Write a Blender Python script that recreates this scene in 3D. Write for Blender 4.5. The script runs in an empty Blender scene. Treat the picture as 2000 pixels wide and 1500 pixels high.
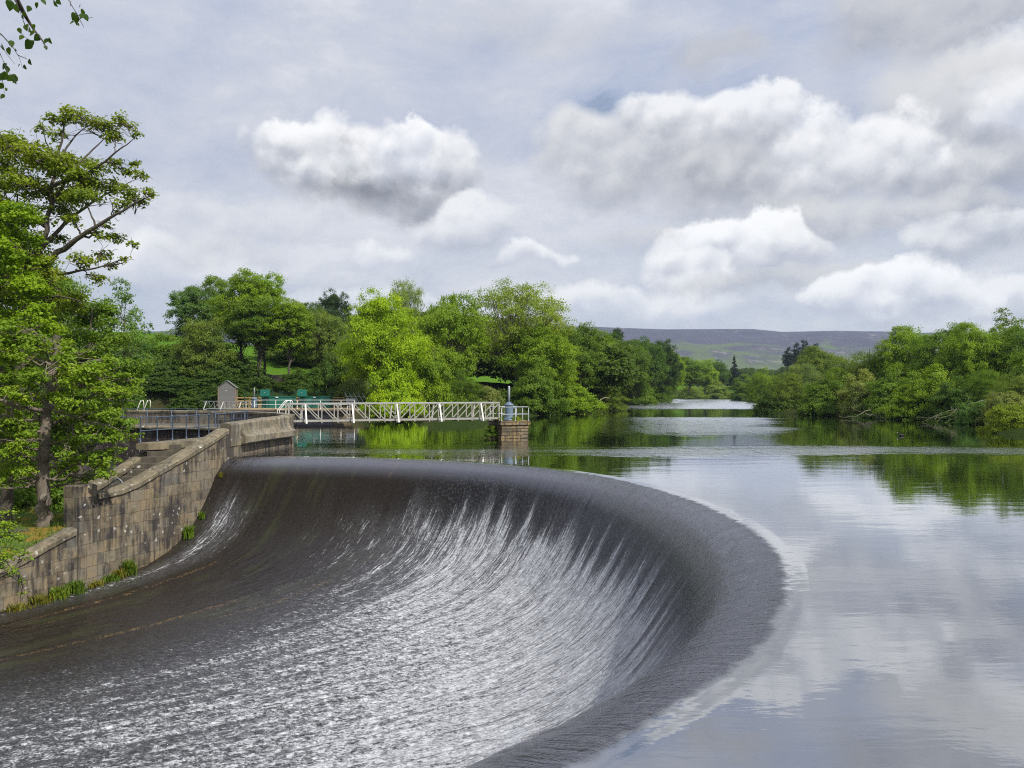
import bpy, math, random
import numpy as np
from mathutils import Vector

# ------------------------------------------------------------------ scene, camera, light, sky
S = bpy.context.scene
COL = S.collection
rad = math.radians
FPX, HX, HY, HC = 1620.0, 1000.0, 767.0, 3.0          # focal length (photo pixels), horizon, eye height above the water

cam_d = bpy.data.cameras.new('camera')
cam = bpy.data.objects.new('camera', cam_d); COL.objects.link(cam)
cam.location = (0, 0, HC)
cam.rotation_euler = (rad(90 + math.degrees(math.atan(17 / FPX))), 0, 0)
cam_d.sensor_width = 36; cam_d.lens = 36 * FPX / 2000
cam_d.clip_start = 0.1; cam_d.clip_end = 20000
S.camera = cam

SUN_EL, SUN_AZ = 46.0, 132.0                          # azimuth clockwise from +Y (the view direction)
sd = bpy.data.lights.new('sun', 'SUN'); sun = bpy.data.objects.new('sun', sd); COL.objects.link(sun)
sd.energy = 4.6; sd.angle = rad(1.0); sd.color = (1.0, 0.95, 0.86)
sv = Vector((math.sin(rad(SUN_AZ)) * math.cos(rad(SUN_EL)), math.cos(rad(SUN_AZ)) * math.cos(rad(SUN_EL)), math.sin(rad(SUN_EL))))
sun.rotation_euler = sv.to_track_quat('Z', 'Y').to_euler()
sun.location = sv * 60

S.view_settings.view_transform = 'Standard'; S.view_settings.look = 'None'
S.view_settings.exposure = 0.0; S.view_settings.gamma = 1.0
S.render.engine = 'CYCLES'
S.cycles.max_bounces = 6; S.cycles.diffuse_bounces = 2; S.cycles.glossy_bounces = 3
S.cycles.transmission_bounces = 2; S.cycles.transparent_max_bounces = 4; S.cycles.volume_bounces = 0
S.cycles.caustics_reflective = False; S.cycles.caustics_refractive = False
S.cycles.use_denoising = False
S.cycles.sample_clamp_indirect = 4.0
S.cycles.filter_width = 1.1


# ------------------------------------------------------------------ node helpers
class NT:
    def __init__(s, tree):
        s.t = tree
    def put(s, sock, v):
        if v is None: return
        if isinstance(v, bpy.types.NodeSocket): s.t.links.new(v, sock)
        elif isinstance(v, (tuple, list)):
            n = len(sock.default_value)
            v = tuple(v)
            sock.default_value = v if len(v) == n else (v + (1.0,))[:n]
        else:
            try: sock.default_value = v
            except TypeError: sock.default_value = (v, v, v)
    def n(s, typ, ins=None, **props):
        nd = s.t.nodes.new(typ)
        for k, v in props.items(): setattr(nd, k, v)
        for k, v in (ins or {}).items(): s.put(nd.inputs[k], v)
        return nd
    def m(s, op, a, b=None, c=None, clamp=False):
        nd = s.t.nodes.new('ShaderNodeMath'); nd.operation = op; nd.use_clamp = clamp
        s.put(nd.inputs[0], a); s.put(nd.inputs[1], b); s.put(nd.inputs[2], c)
        return nd.outputs[0]
    def add(s, a, b): return s.m('ADD', a, b)
    def sub(s, a, b): return s.m('SUBTRACT', a, b)
    def mul(s, a, b, clamp=False): return s.m('MULTIPLY', a, b, clamp=clamp)
    def v(s, op, a, b=None):
        nd = s.t.nodes.new('ShaderNodeVectorMath'); nd.operation = op
        s.put(nd.inputs[0], a)
        if b is not None: s.put(nd.inputs[3 if op == 'SCALE' else 1], b)
        return nd.outputs['Value'] if op in ('LENGTH', 'DOT_PRODUCT', 'DISTANCE') else nd.outputs[0]
    def xyz(s, x, y, z=0.0):
        return s.n('ShaderNodeCombineXYZ', {0: x, 1: y, 2: z}).outputs[0]
    def sep(s, v):
        return s.n('ShaderNodeSeparateXYZ', {0: v}).outputs
    def noise(s, vec, scale=1.0, detail=4.0, rough=0.55, dist=0.0):
        return s.n('ShaderNodeTexNoise', {'Vector': vec, 'Scale': scale, 'Detail': detail, 'Roughness': rough, 'Distortion': dist}).outputs['Fac']
    def step(s, x, a, b):
        nd = s.t.nodes.new('ShaderNodeMapRange'); nd.interpolation_type = 'SMOOTHSTEP'
        s.put(nd.inputs[0], x)
        lo, hi, t0, t1 = (a, b, 0.0, 1.0) if a < b else (b, a, 1.0, 0.0)
        s.put(nd.inputs[1], lo); s.put(nd.inputs[2], hi); s.put(nd.inputs[3], t0); s.put(nd.inputs[4], t1)
        return nd.outputs[0]
    def mix(s, f, a, b, typ='MIX'):
        nd = s.t.nodes.new('ShaderNodeMix'); nd.data_type = 'RGBA'; nd.blend_type = typ
        s.put(nd.inputs[0], f)
        for i, c in ((6, a), (7, b)): s.put(nd.inputs[i], c)
        return nd.outputs[2]
    def ramp(s, f, stops):
        nd = s.t.nodes.new('ShaderNodeValToRGB'); s.put(nd.inputs[0], f)
        e = nd.color_ramp.elements
        while len(e) < len(stops): e.new(0.5)
        for i, (p, c) in enumerate(stops):
            e[i].position = p; e[i].color = tuple(c) + (1,) if not isinstance(c, (int, float)) else (c, c, c, 1)
        return nd.outputs[0]
    def bump(s, h, strength=0.5, dist=0.05, normal=None):
        return s.n('ShaderNodeBump', {'Height': h, 'Strength': strength, 'Distance': dist, 'Normal': normal}).outputs[0]


def new_mat(name):
    m = bpy.data.materials.new(name); m.use_nodes = True
    for n in list(m.node_tree.nodes):
        if n.type != 'OUTPUT_MATERIAL': m.node_tree.nodes.remove(n)
    t = NT(m.node_tree)
    return m, t, next(n for n in m.node_tree.nodes if n.type == 'OUTPUT_MATERIAL')


def principled(t, out, **kw):
    p = t.n('ShaderNodeBsdfPrincipled')
    for k, v in kw.items(): t.put(p.inputs[k.replace('_', ' ')], v)
    t.t.links.new(p.outputs[0], out.inputs[0])
    return p


# ------------------------------------------------------------------ world: Nishita sky behind layered clouds
W = bpy.data.worlds.new('World'); S.world = W; W.use_nodes = True
wt = NT(W.node_tree)
for n in list(W.node_tree.nodes): W.node_tree.nodes.remove(n)
wout = wt.n('ShaderNodeOutputWorld')
sky = wt.n('ShaderNodeTexSky', sky_type='NISHITA', sun_disc=False)
sky.sun_elevation = rad(SUN_EL); sky.sun_rotation = rad(SUN_AZ); sky.air_density = 1.0; sky.dust_density = 1.5
gen = wt.n('ShaderNodeTexCoord').outputs['Generated']
dx, dy, dz = wt.sep(gen)[0], wt.sep(gen)[1], wt.sep(gen)[2]
az = wt.mul(wt.m('ARCTAN2', dx, dy), 180 / math.pi)          # degrees from +Y
el = wt.mul(wt.m('ARCSINE', dz), 180 / math.pi)
elc = wt.m('MAXIMUM', el, 0.0)
# high grey veil
ael = wt.xyz(wt.mul(az, 0.017), wt.mul(el, 0.036), 1.7)
v1 = wt.noise(ael, 3.2, 7, 0.56, 0.5)
v2 = wt.noise(wt.v('ADD', ael, (7, 2, 0)), 9.0, 7, 0.62, 0.35)
veilm = wt.add(wt.mul(v1, 0.62), wt.mul(v2, 0.38))
lowf = wt.step(el, 17.0, 2.0)
hi_col = wt.ramp(veilm, [(0.34, (0.42, 0.49, 0.66)), (0.45, (0.54, 0.585, 0.71)), (0.54, (0.63, 0.66, 0.75)), (0.66, (0.80, 0.82, 0.87))])
lo_col = wt.ramp(veilm, [(0.36, (0.52, 0.59, 0.70)), (0.44, (0.62, 0.67, 0.76)), (0.51, (0.73, 0.76, 0.82)), (0.60, (0.87, 0.88, 0.91))])
cloud = wt.mix(lowf, hi_col, lo_col)
blue = wt.mix(1.0, sky.outputs[0], (0.1, 0.1, 0.1, 1), 'MULTIPLY')
gap = wt.step(v1, 0.38, 0.28)
cloud = wt.mix(wt.mul(gap, 0.5), cloud, blue)

def px2ae(px, py):
    x, z = (px - HX) / FPX, (HY - py) / FPX
    return math.degrees(math.atan2(x, 1)), math.degrees(math.atan2(z, math.hypot(x, 1)))
warp = wt.n('ShaderNodeTexNoise', {'Vector': gen, 'Scale': 8.0, 'Detail': 2.0, 'Roughness': 0.5})
wsep = wt.sep(wt.v('SUBTRACT', warp.outputs['Color'], (0.5, 0.5, 0.5)))
warp2 = wt.n('ShaderNodeTexNoise', {'Vector': gen, 'Scale': 30.0, 'Detail': 7.0, 'Roughness': 0.62})
w2 = wt.sep(wt.v('SUBTRACT', warp2.outputs['Color'], (0.5, 0.5, 0.5)))
pv_ = wt.v('ADD', gen, wt.v('SCALE', warp2.outputs['Color'], 0.035))
def billow(vec):
    a = wt.n('ShaderNodeTexVoronoi', {'Vector': vec, 'Scale': 13.0, 'Smoothness': 0.5}, feature='SMOOTH_F1').outputs['Distance']
    b_ = wt.n('ShaderNodeTexVoronoi', {'Vector': vec, 'Scale': 37.0, 'Smoothness': 0.5}, feature='SMOOTH_F1').outputs['Distance']
    return wt.sub(0.66, wt.add(wt.mul(a, 0.80), wt.mul(b_, 0.26)))
bl0 = billow(pv_); bl1 = billow(wt.v('ADD', pv_, (-0.006, 0.0, 0.012)))     # looked up again a little higher: tops catch the light
relief = wt.mul(wt.sub(bl0, bl1), 2.3)
azw = wt.add(wt.add(az, wt.mul(wsep[0], 7.0)), wt.mul(w2[0], 2.1))
elw = wt.add(wt.add(el, wt.mul(wsep[1], 4.5)), wt.mul(w2[1], 2.1))
fz = wt.noise(gen, 16.0, 6, 0.6)
# (px, py of the middle, half width, height above, height below, brightness of top, brightness of base, opacity, edge softness)
CL = [(1870, 35, 260, 110, 60, .62, .44, .75, .4), (2010, 130, 130, 60, 60, .98, .70, .8, .5), (1420, 100, 80, 45, 35, .56, .48, .6, .6), (1060, 60, 260, 60, 40, .66, .58, .4, .8),
      (1900, 270, 300, 150, 120, .72, .44, .85, .4), (2000, 215, 90, 60, 50, 1.0, .8, .7, .4),
      (1180, 330, 150, 90, 80, .78, .50, .9, .35), (1540, 350, 300, 100, 85, .80, .44, .9, .35), (1660, 300, 150, 80, 70, 1.02, .55, .85, .25),
      (1300, 262, 120, 62, 90, .95, .46, .9, .3), (1480, 245, 95, 60, 90, 1.0, .5, .85, .25), (1400, 360, 140, 60, 50, .70, .40, .6, .6),
      (745, 318, 190, 74, 85, .99, .27, 1.0, .25), (798, 258, 78, 52, 90, 1.04, .66, 1.0, .2), (605, 300, 66, 60, 60, 1.0, .50, 1.0, .2), (880, 290, 80, 60, 60, .97, .50, .9, .3),
      (1650, 440, 300, 55, 45, .74, .48, .8, .5), (540, 430, 200, 50, 40, .86, .68, .6, .6), (930, 450, 100, 55, 40, .97, .62, .85, .3),
      (1000, 512, 80, 32, 25, 1.0, .66, .85, .3), (770, 505, 60, 28, 25, .98, .72, .7, .4), (340, 515, 120, 50, 40, .97, .72, .8, .4), (420, 480, 90, 30, 30, .8, .6, .5, .5),
      (1450, 500, 120, 72, 60, 1.06, .60, .95, .2), (1350, 545, 100, 45, 40, 1.0, .62, .85, .3), (1560, 560, 190, 32, 25, .72, .52, .75, .4), (1560, 490, 80, 40, 40, .95, .6, .8, .3),
      (1770, 595, 160, 60, 40, 1.08, .66, .95, .2), (1640, 600, 90, 35, 30, 1.02, .7, .85, .3), (1200, 605, 220, 40, 30, 1.0, .76, .8, .4), (1960, 585, 90, 45, 40, 1.0, .66, .85, .3),
      (1890, 480, 130, 45, 40, .92, .50, .75, .4), (1240, 470, 110, 30, 30, .72, .6, .6, .6), (700, 590, 200, 25, 25, .98, .8, .5, .6)]
for (px, py, hw, up, dn, bt, bb, op, so) in CL:
    a0, e0 = px2ae(px, py)
    k = 1 / FPX * 57.3
    rx, ru, rd = hw * k * math.cos(rad(a0)), up * k, dn * k
    ox = wt.m('DIVIDE', wt.sub(azw, a0), rx)
    oy_ = wt.sub(elw, e0)
    oy = wt.add(wt.m('DIVIDE', wt.m('MAXIMUM', oy_, 0.0), ru), wt.m('DIVIDE', wt.m('MINIMUM', oy_, 0.0), rd))
    d = wt.m('SQRT', wt.add(wt.mul(ox, ox), wt.mul(oy, oy)))
    d = wt.sub(d, wt.add(wt.mul(bl0, 0.95 * min(1.0, 90.0 / hw + .35)), 0.08))
    soft = wt.add(so, wt.mul(wt.step(oy, 0.1, -0.7), 0.45))                      # undersides dissolve, tops are crisp
    mask = wt.mul(wt.m('SMOOTH_MIN', wt.m('DIVIDE', wt.sub(1.0, d), soft, clamp=True), 1.0, 0.2), op)
    lit = wt.add(wt.add(wt.mul(oy, 0.80), relief), wt.mul(wt.sub(fz, 0.5), 1.1))
    lit = wt.step(lit, -0.85, 0.75)
    colr = wt.mix(lit, (bb * .84, bb * .89, bb * 1.04), (bt * 1.03, bt * 1.035, bt * 1.04))
    cloud = wt.mix(mask, cloud, colr)
belowf = wt.step(el, 0.0, -4.0)
cloud = wt.mix(belowf, cloud, (0.18, 0.2, 0.16, 1))
wscale = wt.mix(1.0, cloud, (10, 10, 10, 1), 'MULTIPLY')
bg = wt.n('ShaderNodeBackground', {'Color': wscale, 'Strength': 0.1})
W.node_tree.links.new(bg.outputs[0], wout.inputs[0])
W.cycles.sampling_method = 'MANUAL'; W.cycles.sample_map_resolution = 512


# ------------------------------------------------------------------ geometry helpers
def tag(o, label=None, cat=None, group=None, kind=None):
    if label: o['label'] = label
    if cat: o['category'] = cat
    if group: o['group'] = group
    if kind: o['kind'] = kind
    return o

def link(name, me, mat=None, parent=None, loc=None):
    o = bpy.data.objects.new(name, me); COL.objects.link(o)
    if mat is not None and me is not None and len(me.materials) == 0: me.materials.append(mat)
    if parent is not None: o.parent = parent
    if loc is not None: o.location = loc
    return o

def empty(name, loc=(0, 0, 0), rz=0.0):
    o = bpy.data.objects.new(name, None); COL.objects.link(o); o.location = loc; o.rotation_euler.z = rz
    o.empty_display_size = 0.3
    return o

def mesh_np(name, v, faces, smooth=False, tint=None, uv=None):
    """v (n,3); faces: int array (m,k) or list of arrays with different k"""
    me = bpy.data.meshes.new(name)
    if isinstance(faces, np.ndarray): faces = [faces]
    v = np.asarray(v, dtype=np.float32)
    me.vertices.add(len(v)); me.vertices.foreach_set('co', v.ravel())
    tot = [np.full(len(f), f.shape[1], dtype=np.int32) for f in faces if len(f)]
    tot = np.concatenate(tot)
    loops = np.concatenate([f.ravel() for f in faces if len(f)]).astype(np.int32)
    start = np.concatenate([[0], np.cumsum(tot)[:-1]]).astype(np.int32)
    me.loops.add(len(loops)); me.loops.foreach_set('vertex_index', loops)
    me.polygons.add(len(tot)); me.polygons.foreach_set('loop_start', start)
    try: me.polygons.foreach_set('loop_total', tot)
    except Exception: pass
    if uv is not None:
        l = me.uv_layers.new(name='UVMap'); l.data.foreach_set('uv', np.asarray(uv, dtype=np.float32)[loops].ravel())
    if tint is not None:
        a = me.attributes.new('tint', 'FLOAT', 'FACE'); a.data.foreach_set('value', np.asarray(tint, dtype=np.float32))
    me.update(calc_edges=True)
    me.polygons.foreach_set('use_smooth', np.full(len(tot), smooth, dtype=bool))
    me.validate(verbose=False)
    return me

class MB:
    """collects boxes, tubes, lathes and polygons into one mesh"""
    def __init__(s): s.v = []; s.f = []; s.n = 0
    def raw(s, v, f):
        v = np.asarray(v, dtype=float); s.v.append(v)
        for x in f: s.f.append([i + s.n for i in x])
        s.n += len(v); return s
    def box(s, c, size, rz=0.0, ax=None):
        hx, hy, hz = size[0] / 2, size[1] / 2, size[2] / 2
        v = np.array([(x, y, z) for z in (-hz, hz) for x, y in ((-hx, -hy), (hx, -hy), (hx, hy), (-hx, hy))])
        cc, ss = math.cos(rz), math.sin(rz)
        r = np.array([[cc, ss, 0], [-ss, cc, 0], [0, 0, 1]])
        v = v @ r + np.array(c)
        return s.raw(v, [(3, 2, 1, 0), (4, 5, 6, 7), (0, 1, 5, 4), (1, 2, 6, 5), (2, 3, 7, 6), (3, 0, 4, 7)])
    def bar(s, a, b, w, h=None, up=(0, 0, 1)):
        """rectangular bar from a to b, w across, h along up"""
        h = h or w
        a, b = np.array(a, float), np.array(b, float); d = b - a; d /= np.linalg.norm(d) + 1e-9
        u = np.array(up, float)
        if abs(d @ u) > 0.98: u = np.array((1.0, 0.2, 0))
        x = np.cross(d, u); x /= np.linalg.norm(x); u = np.cross(x, d)
        o = [x * sx * w / 2 + u * sz * h / 2 for sx, sz in ((-1, -1), (1, -1), (1, 1), (-1, 1))]
        return s.raw([a + q for q in o] + [b + q for q in o], [(3, 2, 1, 0), (4, 5, 6, 7), (0, 1, 5, 4), (1, 2, 6, 5), (2, 3, 7, 6), (3, 0, 4, 7)])
    def tube(s, pts, r, n=8, caps=True):
        v, f = tube_np(pts, r, n)
        if caps:
            f = [tuple(x) for x in f] + [tuple(range(n))[::-1], tuple(range(len(v) - n, len(v)))]
        return s.raw(v, f)
    def lathe(s, prof, c=(0, 0, 0), n=24):
        v = []; f = []
        for (r, z) in prof:
            for k in range(n):
                a = 2 * math.pi * k / n; v.append((c[0] + r * math.cos(a), c[1] + r * math.sin(a), c[2] + z))
        for i in range(len(prof) - 1):
            for k in range(n):
                k2 = (k + 1) % n; f.append((i * n + k, i * n + k2, (i + 1) * n + k2, (i + 1) * n + k))
        f.append(tuple(range(n))[::-1]); f.append(tuple(range((len(prof) - 1) * n, len(prof) * n)))
        return s.raw(v, f)
    def build(s, name, mat, parent=None, smooth=False, bevel=0.0, loc=None):
        me = bpy.data.meshes.new(name)
        me.from_pydata(np.concatenate(s.v).tolist(), [], s.f); me.update()
        if smooth: me.polygons.foreach_set('use_smooth', np.ones(len(me.polygons), dtype=bool))
        o = link(name, me, mat, parent, loc)
        if bevel:
            b = o.modifiers.new('bevel', 'BEVEL'); b.width = bevel; b.segments = 2; b.limit_method = 'ANGLE'
        return o

def tube_np(pts, r, n=6):
    P = np.asarray(pts, float); m = len(P)
    r = np.full(m, r) if np.isscalar(r) else np.asarray(r, float)
    T = np.gradient(P, axis=0); T /= np.linalg.norm(T, axis=1)[:, None] + 1e-9
    ref = np.array((0.0, 0, 1)) if abs(T[:, 2]).mean() < 0.8 else np.array((1.0, 0.1, 0))
    X = np.cross(T, ref); X /= np.linalg.norm(X, axis=1)[:, None] + 1e-9
    Y = np.cross(T, X)
    a = np.arange(n) * 2 * math.pi / n
    v = P[:, None] + r[:, None, None] * (np.cos(a)[None, :, None] * X[:, None] + np.sin(a)[None, :, None] * Y[:, None])
    i = np.arange(m - 1)[:, None] * n; k = np.arange(n)[None]
    k2 = (k + 1) % n
    f = np.stack([i + k, i + k2, i + n + k2, i + n + k], -1).reshape(-1, 4)
    return v.reshape(-1, 3), f

def pt(px, D, z=0.0):
    return np.array(((px - HX) / FPX * D, D, z))
def pz(py, D):
    return HC - (py - HY) / FPX * D
def at(px, py, D):
    return np.array(((px - HX) / FPX * D, D, pz(py, D)))

# value noise in numpy
_rs = np.random.RandomState(7); _tab = _rs.rand(256, 256)
def vnoise(x, y):
    xi = np.floor(x).astype(int); yi = np.floor(y).astype(int); fx = x - xi; fy = y - yi
    fx = fx * fx * (3 - 2 * fx); fy = fy * fy * (3 - 2 * fy)
    g = lambda a, b: _tab[a & 255, b & 255]
    return (g(xi, yi) * (1 - fx) + g(xi + 1, yi) * fx) * (1 - fy) + (g(xi, yi + 1) * (1 - fx) + g(xi + 1, yi + 1) * fx) * fy
def fbm(x, y, o=5):
    s = 0.0; a = 0.5
    for k in range(o):
        s = s + a * vnoise(x * 2 ** k + 17.3 * k, y * 2 ** k + 5.1 * k); a *= 0.5
    return s
def sstep(x, a, b):
    t = np.clip((x - a) / (b - a), 0, 1); return t * t * (3 - 2 * t)


# ------------------------------------------------------------------ materials
def paint(name, col, rough=0.45, metal=0.0, wear=0.25, wearcol=(0.12, 0.1, 0.07), scale=3.0):
    m, t, out = new_mat(name)
    co = t.n('ShaderNodeTexCoord').outputs['Object']
    n1 = t.noise(co, scale, 6, 0.65); n2 = t.noise(t.v('MULTIPLY', co, (1, 1, 0.25)), scale * 6, 4, 0.6)
    f = t.mul(t.step(t.add(t.mul(n1, .6), t.mul(n2, .4)), 0.50, 0.66), wear)
    c = t.mix(f, t.mix(n1, tuple(x * .85 for x in col), tuple(min(1, x * 1.15) for x in col)), wearcol)
    principled(t, out, Base_Color=c, Roughness=t.add(rough, t.mul(n2, 0.2)), Metallic=metal, Normal=t.bump(n2, 0.15, 0.01))
    return m

M = {}
M['grey_paint'] = paint('weathered_cream_steel', (0.36, 0.35, 0.31), 0.6, wear=0.7)
M['white_paint'] = paint('white_steel', (0.78, 0.77, 0.72), 0.45, wear=0.25)
M['blue_paint'] = paint('blue_grey_paint', (0.07, 0.10, 0.155), 0.4, wear=0.25)
M['valve_paint'] = paint('valve_blue_paint', (0.12, 0.18, 0.25), 0.4, wear=0.3, wearcol=(0.3, 0.32, 0.3))
M['galv'] = paint('galvanised_tube', (0.42, 0.45, 0.48), 0.4, 0.4, wear=0.3)
M['green_paint'] = paint('green_enamel', (0.012, 0.155, 0.115), 0.35, wear=0.12, scale=1.2)
M['dark_green'] = paint('dark_green_coating', (0.01, 0.06, 0.035), 0.4, wear=0.1)
M['label_white'] = paint('white_plate', (0.8, 0.8, 0.8), 0.5, wear=0.05)
M['new_timber'] = paint('pale_timber', (0.42, 0.27, 0.10), 0.75, wear=0.4, scale=6)
M['deck_timber'] = paint('deck_timber', (0.26, 0.20, 0.14), 0.8, wear=0.5)
M['roof_felt'] = paint('roof_felt', (0.16, 0.18, 0.17), 0.9, wear=0.3)
M['opening_shade'] = paint('intake_shade', (0.012, 0.012, 0.018), 0.6, wear=0.0)
M['black_feather'] = paint('black_feather', (0.02, 0.02, 0.022), 0.7, wear=0.0)
M['white_beak'] = paint('white_beak', (0.7, 0.68, 0.6), 0.5, wear=0.0)

def timber_boards():
    m, t, out = new_mat('weathered_boards')
    co = t.n('ShaderNodeTexCoord').outputs['Object']; s = t.sep(co)
    row = t.mul(s[2], 7.5)
    fr = t.m('FRACT', row); fl = t.m('FLOOR', row)
    n = t.noise(t.xyz(t.mul(s[0], 1.0), t.mul(s[1], 1.0), t.mul(s[2], 20)), 3.0, 6, 0.6)
    rn = t.n('ShaderNodeTexWhiteNoise', {'Vector': t.xyz(fl, 0.0, 0.0)}).outputs[0]
    c = t.mix(n, (0.09, 0.093, 0.092), (0.22, 0.222, 0.218))
    c = t.mix(t.mul(rn, 0.4), c, (0.26, 0.26, 0.25))
    c = t.mix(t.step(fr, 0.88, 0.97), c, (0.04, 0.035, 0.03))
    principled(t, out, Base_Color=c, Roughness=0.85, Normal=t.bump(fr, 0.6, 0.02))
    return m
M['boards'] = timber_boards()

def masonry(name, bw, bh, cols, mortar, stain=0.5, lichen=0.3, moss=0.25, rough_face=0.5, ms=0.012):
    """coursed blocks on the UV map (metres); cols: light, warm, dark"""
    m, t, out = new_mat(name)
    uv = t.n('ShaderNodeTexCoord').outputs['UV']; ob = t.n('ShaderNodeTexCoord').outputs['Object']
    wob = t.v('SCALE', t.v('SUBTRACT', t.n('ShaderNodeTexNoise', {'Vector': uv, 'Scale': 2.5, 'Detail': 4.0}).outputs['Color'], (0.5, 0.5, 0.5)), 0.11)
    uvw = t.v('ADD', uv, wob)
    br = t.n('ShaderNodeTexBrick', {'Vector': uvw, 'Color1': (0, 0, 0, 1), 'Color2': (1, 1, 1, 1), 'Mortar': (0.5, 0.5, 0.5, 1), 'Scale': 1.0,
                                    'Mortar Size': ms, 'Mortar Smooth': 0.3, 'Bias': 0.0, 'Brick Width': bw, 'Row Height': bh})
    rnd, mor = br.outputs['Color'], br.outputs['Fac']
    n1 = t.noise(ob, 0.55, 5, 0.6, 0.4); n2 = t.noise(ob, 3.5, 6, 0.65); n3 = t.noise(ob, 16, 5, 0.7)
    drip = t.noise(t.v('MULTIPLY', ob, (3.2, 3.2, 0.45)), 1.4, 6, 0.68, 0.3)
    c = t.ramp(rnd, [(0.0, cols[0]), (0.35, cols[1]), (0.65, cols[0]), (0.85, cols[2]), (1.0, cols[1])])
    c = t.mix(t.step(t.noise(ob, 1.6, 7, 0.72, 0.8), 0.50, 0.66), c, t.mix(1.0, c, (0.42, 0.40, 0.40, 1), 'MULTIPLY'))
    c = t.mix(t.mul(n3, 0.45), c, tuple(x * 0.5 for x in cols[0]))
    c = t.mix(t.mul(t.step(n2, 0.42, 0.62), 0.35), c, cols[1])
    c = t.mix(t.mul(t.step(t.noise(t.v('ADD', ob, (4, 8, 2)), 0.9, 5, 0.65), 0.46, 0.62), 0.45), c, (0.17, 0.165, 0.15))
    c = t.mix(t.mul(mor, 0.85), c, mortar)
    sm = t.mul(t.step(t.add(t.mul(drip, 0.6), t.mul(n1, 0.4)), 0.45, 0.57), stain)
    sm = t.mul(sm, t.add(0.55, t.mul(rnd, 0.6)), clamp=True)
    c = t.mix(sm, c, (0.035, 0.030, 0.028))
    vor = t.n('ShaderNodeTexVoronoi', {'Vector': t.v('ADD', ob, t.v('SCALE', t.n('ShaderNodeTexNoise', {'Vector': ob, 'Scale': 7.0, 'Detail': 4.0}).outputs['Color'], 0.25)), 'Scale': 3.1}).outputs['Distance']
    li = t.mul(t.step(vor, 0.20, 0.13), t.step(n1, 0.42, 0.58))
    li2 = t.mul(t.step(t.noise(ob, 5.0, 7, 0.75, 0.5), 0.60, 0.68), t.step(t.noise(ob, 0.8, 3, 0.5), 0.48, 0.62))
    c = t.mix(t.mul(t.m('MAXIMUM', li, li2), lichen), c, (0.62, 0.61, 0.57))
    c = t.mix(t.mul(t.step(t.noise(t.v('ADD', ob, (9, 3, 1)), 1.1, 6, 0.7), 0.55, 0.70), moss), c, (0.09, 0.10, 0.025))
    h = t.add(t.mul(mor, -0.6), t.add(t.mul(n3, 0.35 * rough_face), t.mul(n2, 0.6 * rough_face)))
    h = t.add(h, t.mul(rnd, 0.12))
    principled(t, out, Base_Color=c, Roughness=0.9, Normal=t.bump(h, 0.8, 0.04))
    return m
M['wall_stone'] = masonry('coursed_gritstone', 0.56, 0.43, ((0.225, 0.195, 0.14), (0.285, 0.215, 0.125), (0.075, 0.066, 0.058)), (0.13, 0.11, 0.08), 1.0, 0.7, 0.25, 0.7)
M['coping_stone'] = masonry('coping_gritstone', 1.5, 3.0, ((0.24, 0.205, 0.135), (0.28, 0.23, 0.14), (0.17, 0.15, 0.11)), (0.09, 0.08, 0.06), 0.55, 0.9, 0.35, 0.9)
M['parapet_stone'] = masonry('parapet_gritstone', 1.7, 3.0, ((0.32, 0.28, 0.20), (0.30, 0.25, 0.16), (0.22, 0.19, 0.14)), (0.12, 0.1, 0.08), 0.85, 0.35, 0.25, 0.5)
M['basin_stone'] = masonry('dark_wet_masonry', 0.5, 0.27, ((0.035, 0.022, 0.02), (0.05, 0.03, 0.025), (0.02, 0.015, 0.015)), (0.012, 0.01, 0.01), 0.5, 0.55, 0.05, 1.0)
M['upper_stone'] = masonry('grey_gritstone', 0.8, 0.36, ((0.20, 0.175, 0.13), (0.24, 0.20, 0.14), (0.09, 0.08, 0.065)), (0.10, 0.085, 0.07), 0.85, 0.4, 0.3, 0.7)
M['pier_stone'] = masonry('yellow_gritstone', 0.55, 0.215, ((0.31, 0.225, 0.10), (0.38, 0.265, 0.11), (0.15, 0.105, 0.06)), (0.03, 0.022, 0.014), 0.75, 0.25, 0.3, 1.0, 0.028)

def leaf_mat(name, rough=0.5, trans=0.42):
    m, t, out = new_mat(name)
    oi = t.n('ShaderNodeObjectInfo'); ti = t.n('ShaderNodeAttribute', attribute_name='tint').outputs['Fac']
    col = oi.outputs['Color']
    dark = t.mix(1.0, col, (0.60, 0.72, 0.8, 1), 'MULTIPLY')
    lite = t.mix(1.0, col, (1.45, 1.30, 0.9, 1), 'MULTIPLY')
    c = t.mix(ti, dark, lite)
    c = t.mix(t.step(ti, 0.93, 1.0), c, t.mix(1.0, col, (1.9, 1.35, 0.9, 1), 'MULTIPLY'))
    p = t.n('ShaderNodeBsdfPrincipled', {'Base Color': c, 'Roughness': rough, 'Specular IOR Level': 0.25})
    tr = t.n('ShaderNodeBsdfTranslucent', {'Color': t.mix(1.0, c, (1.3, 1.25, 0.5, 1), 'MULTIPLY')})
    mx = t.n('ShaderNodeMixShader', {0: trans}); t.t.links.new(p.outputs[0], mx.inputs[1]); t.t.links.new(tr.outputs[0], mx.inputs[2])
    t.t.links.new(mx.outputs[0], out.inputs[0])
    return m
M['leaf'] = leaf_mat('leaf')

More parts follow.
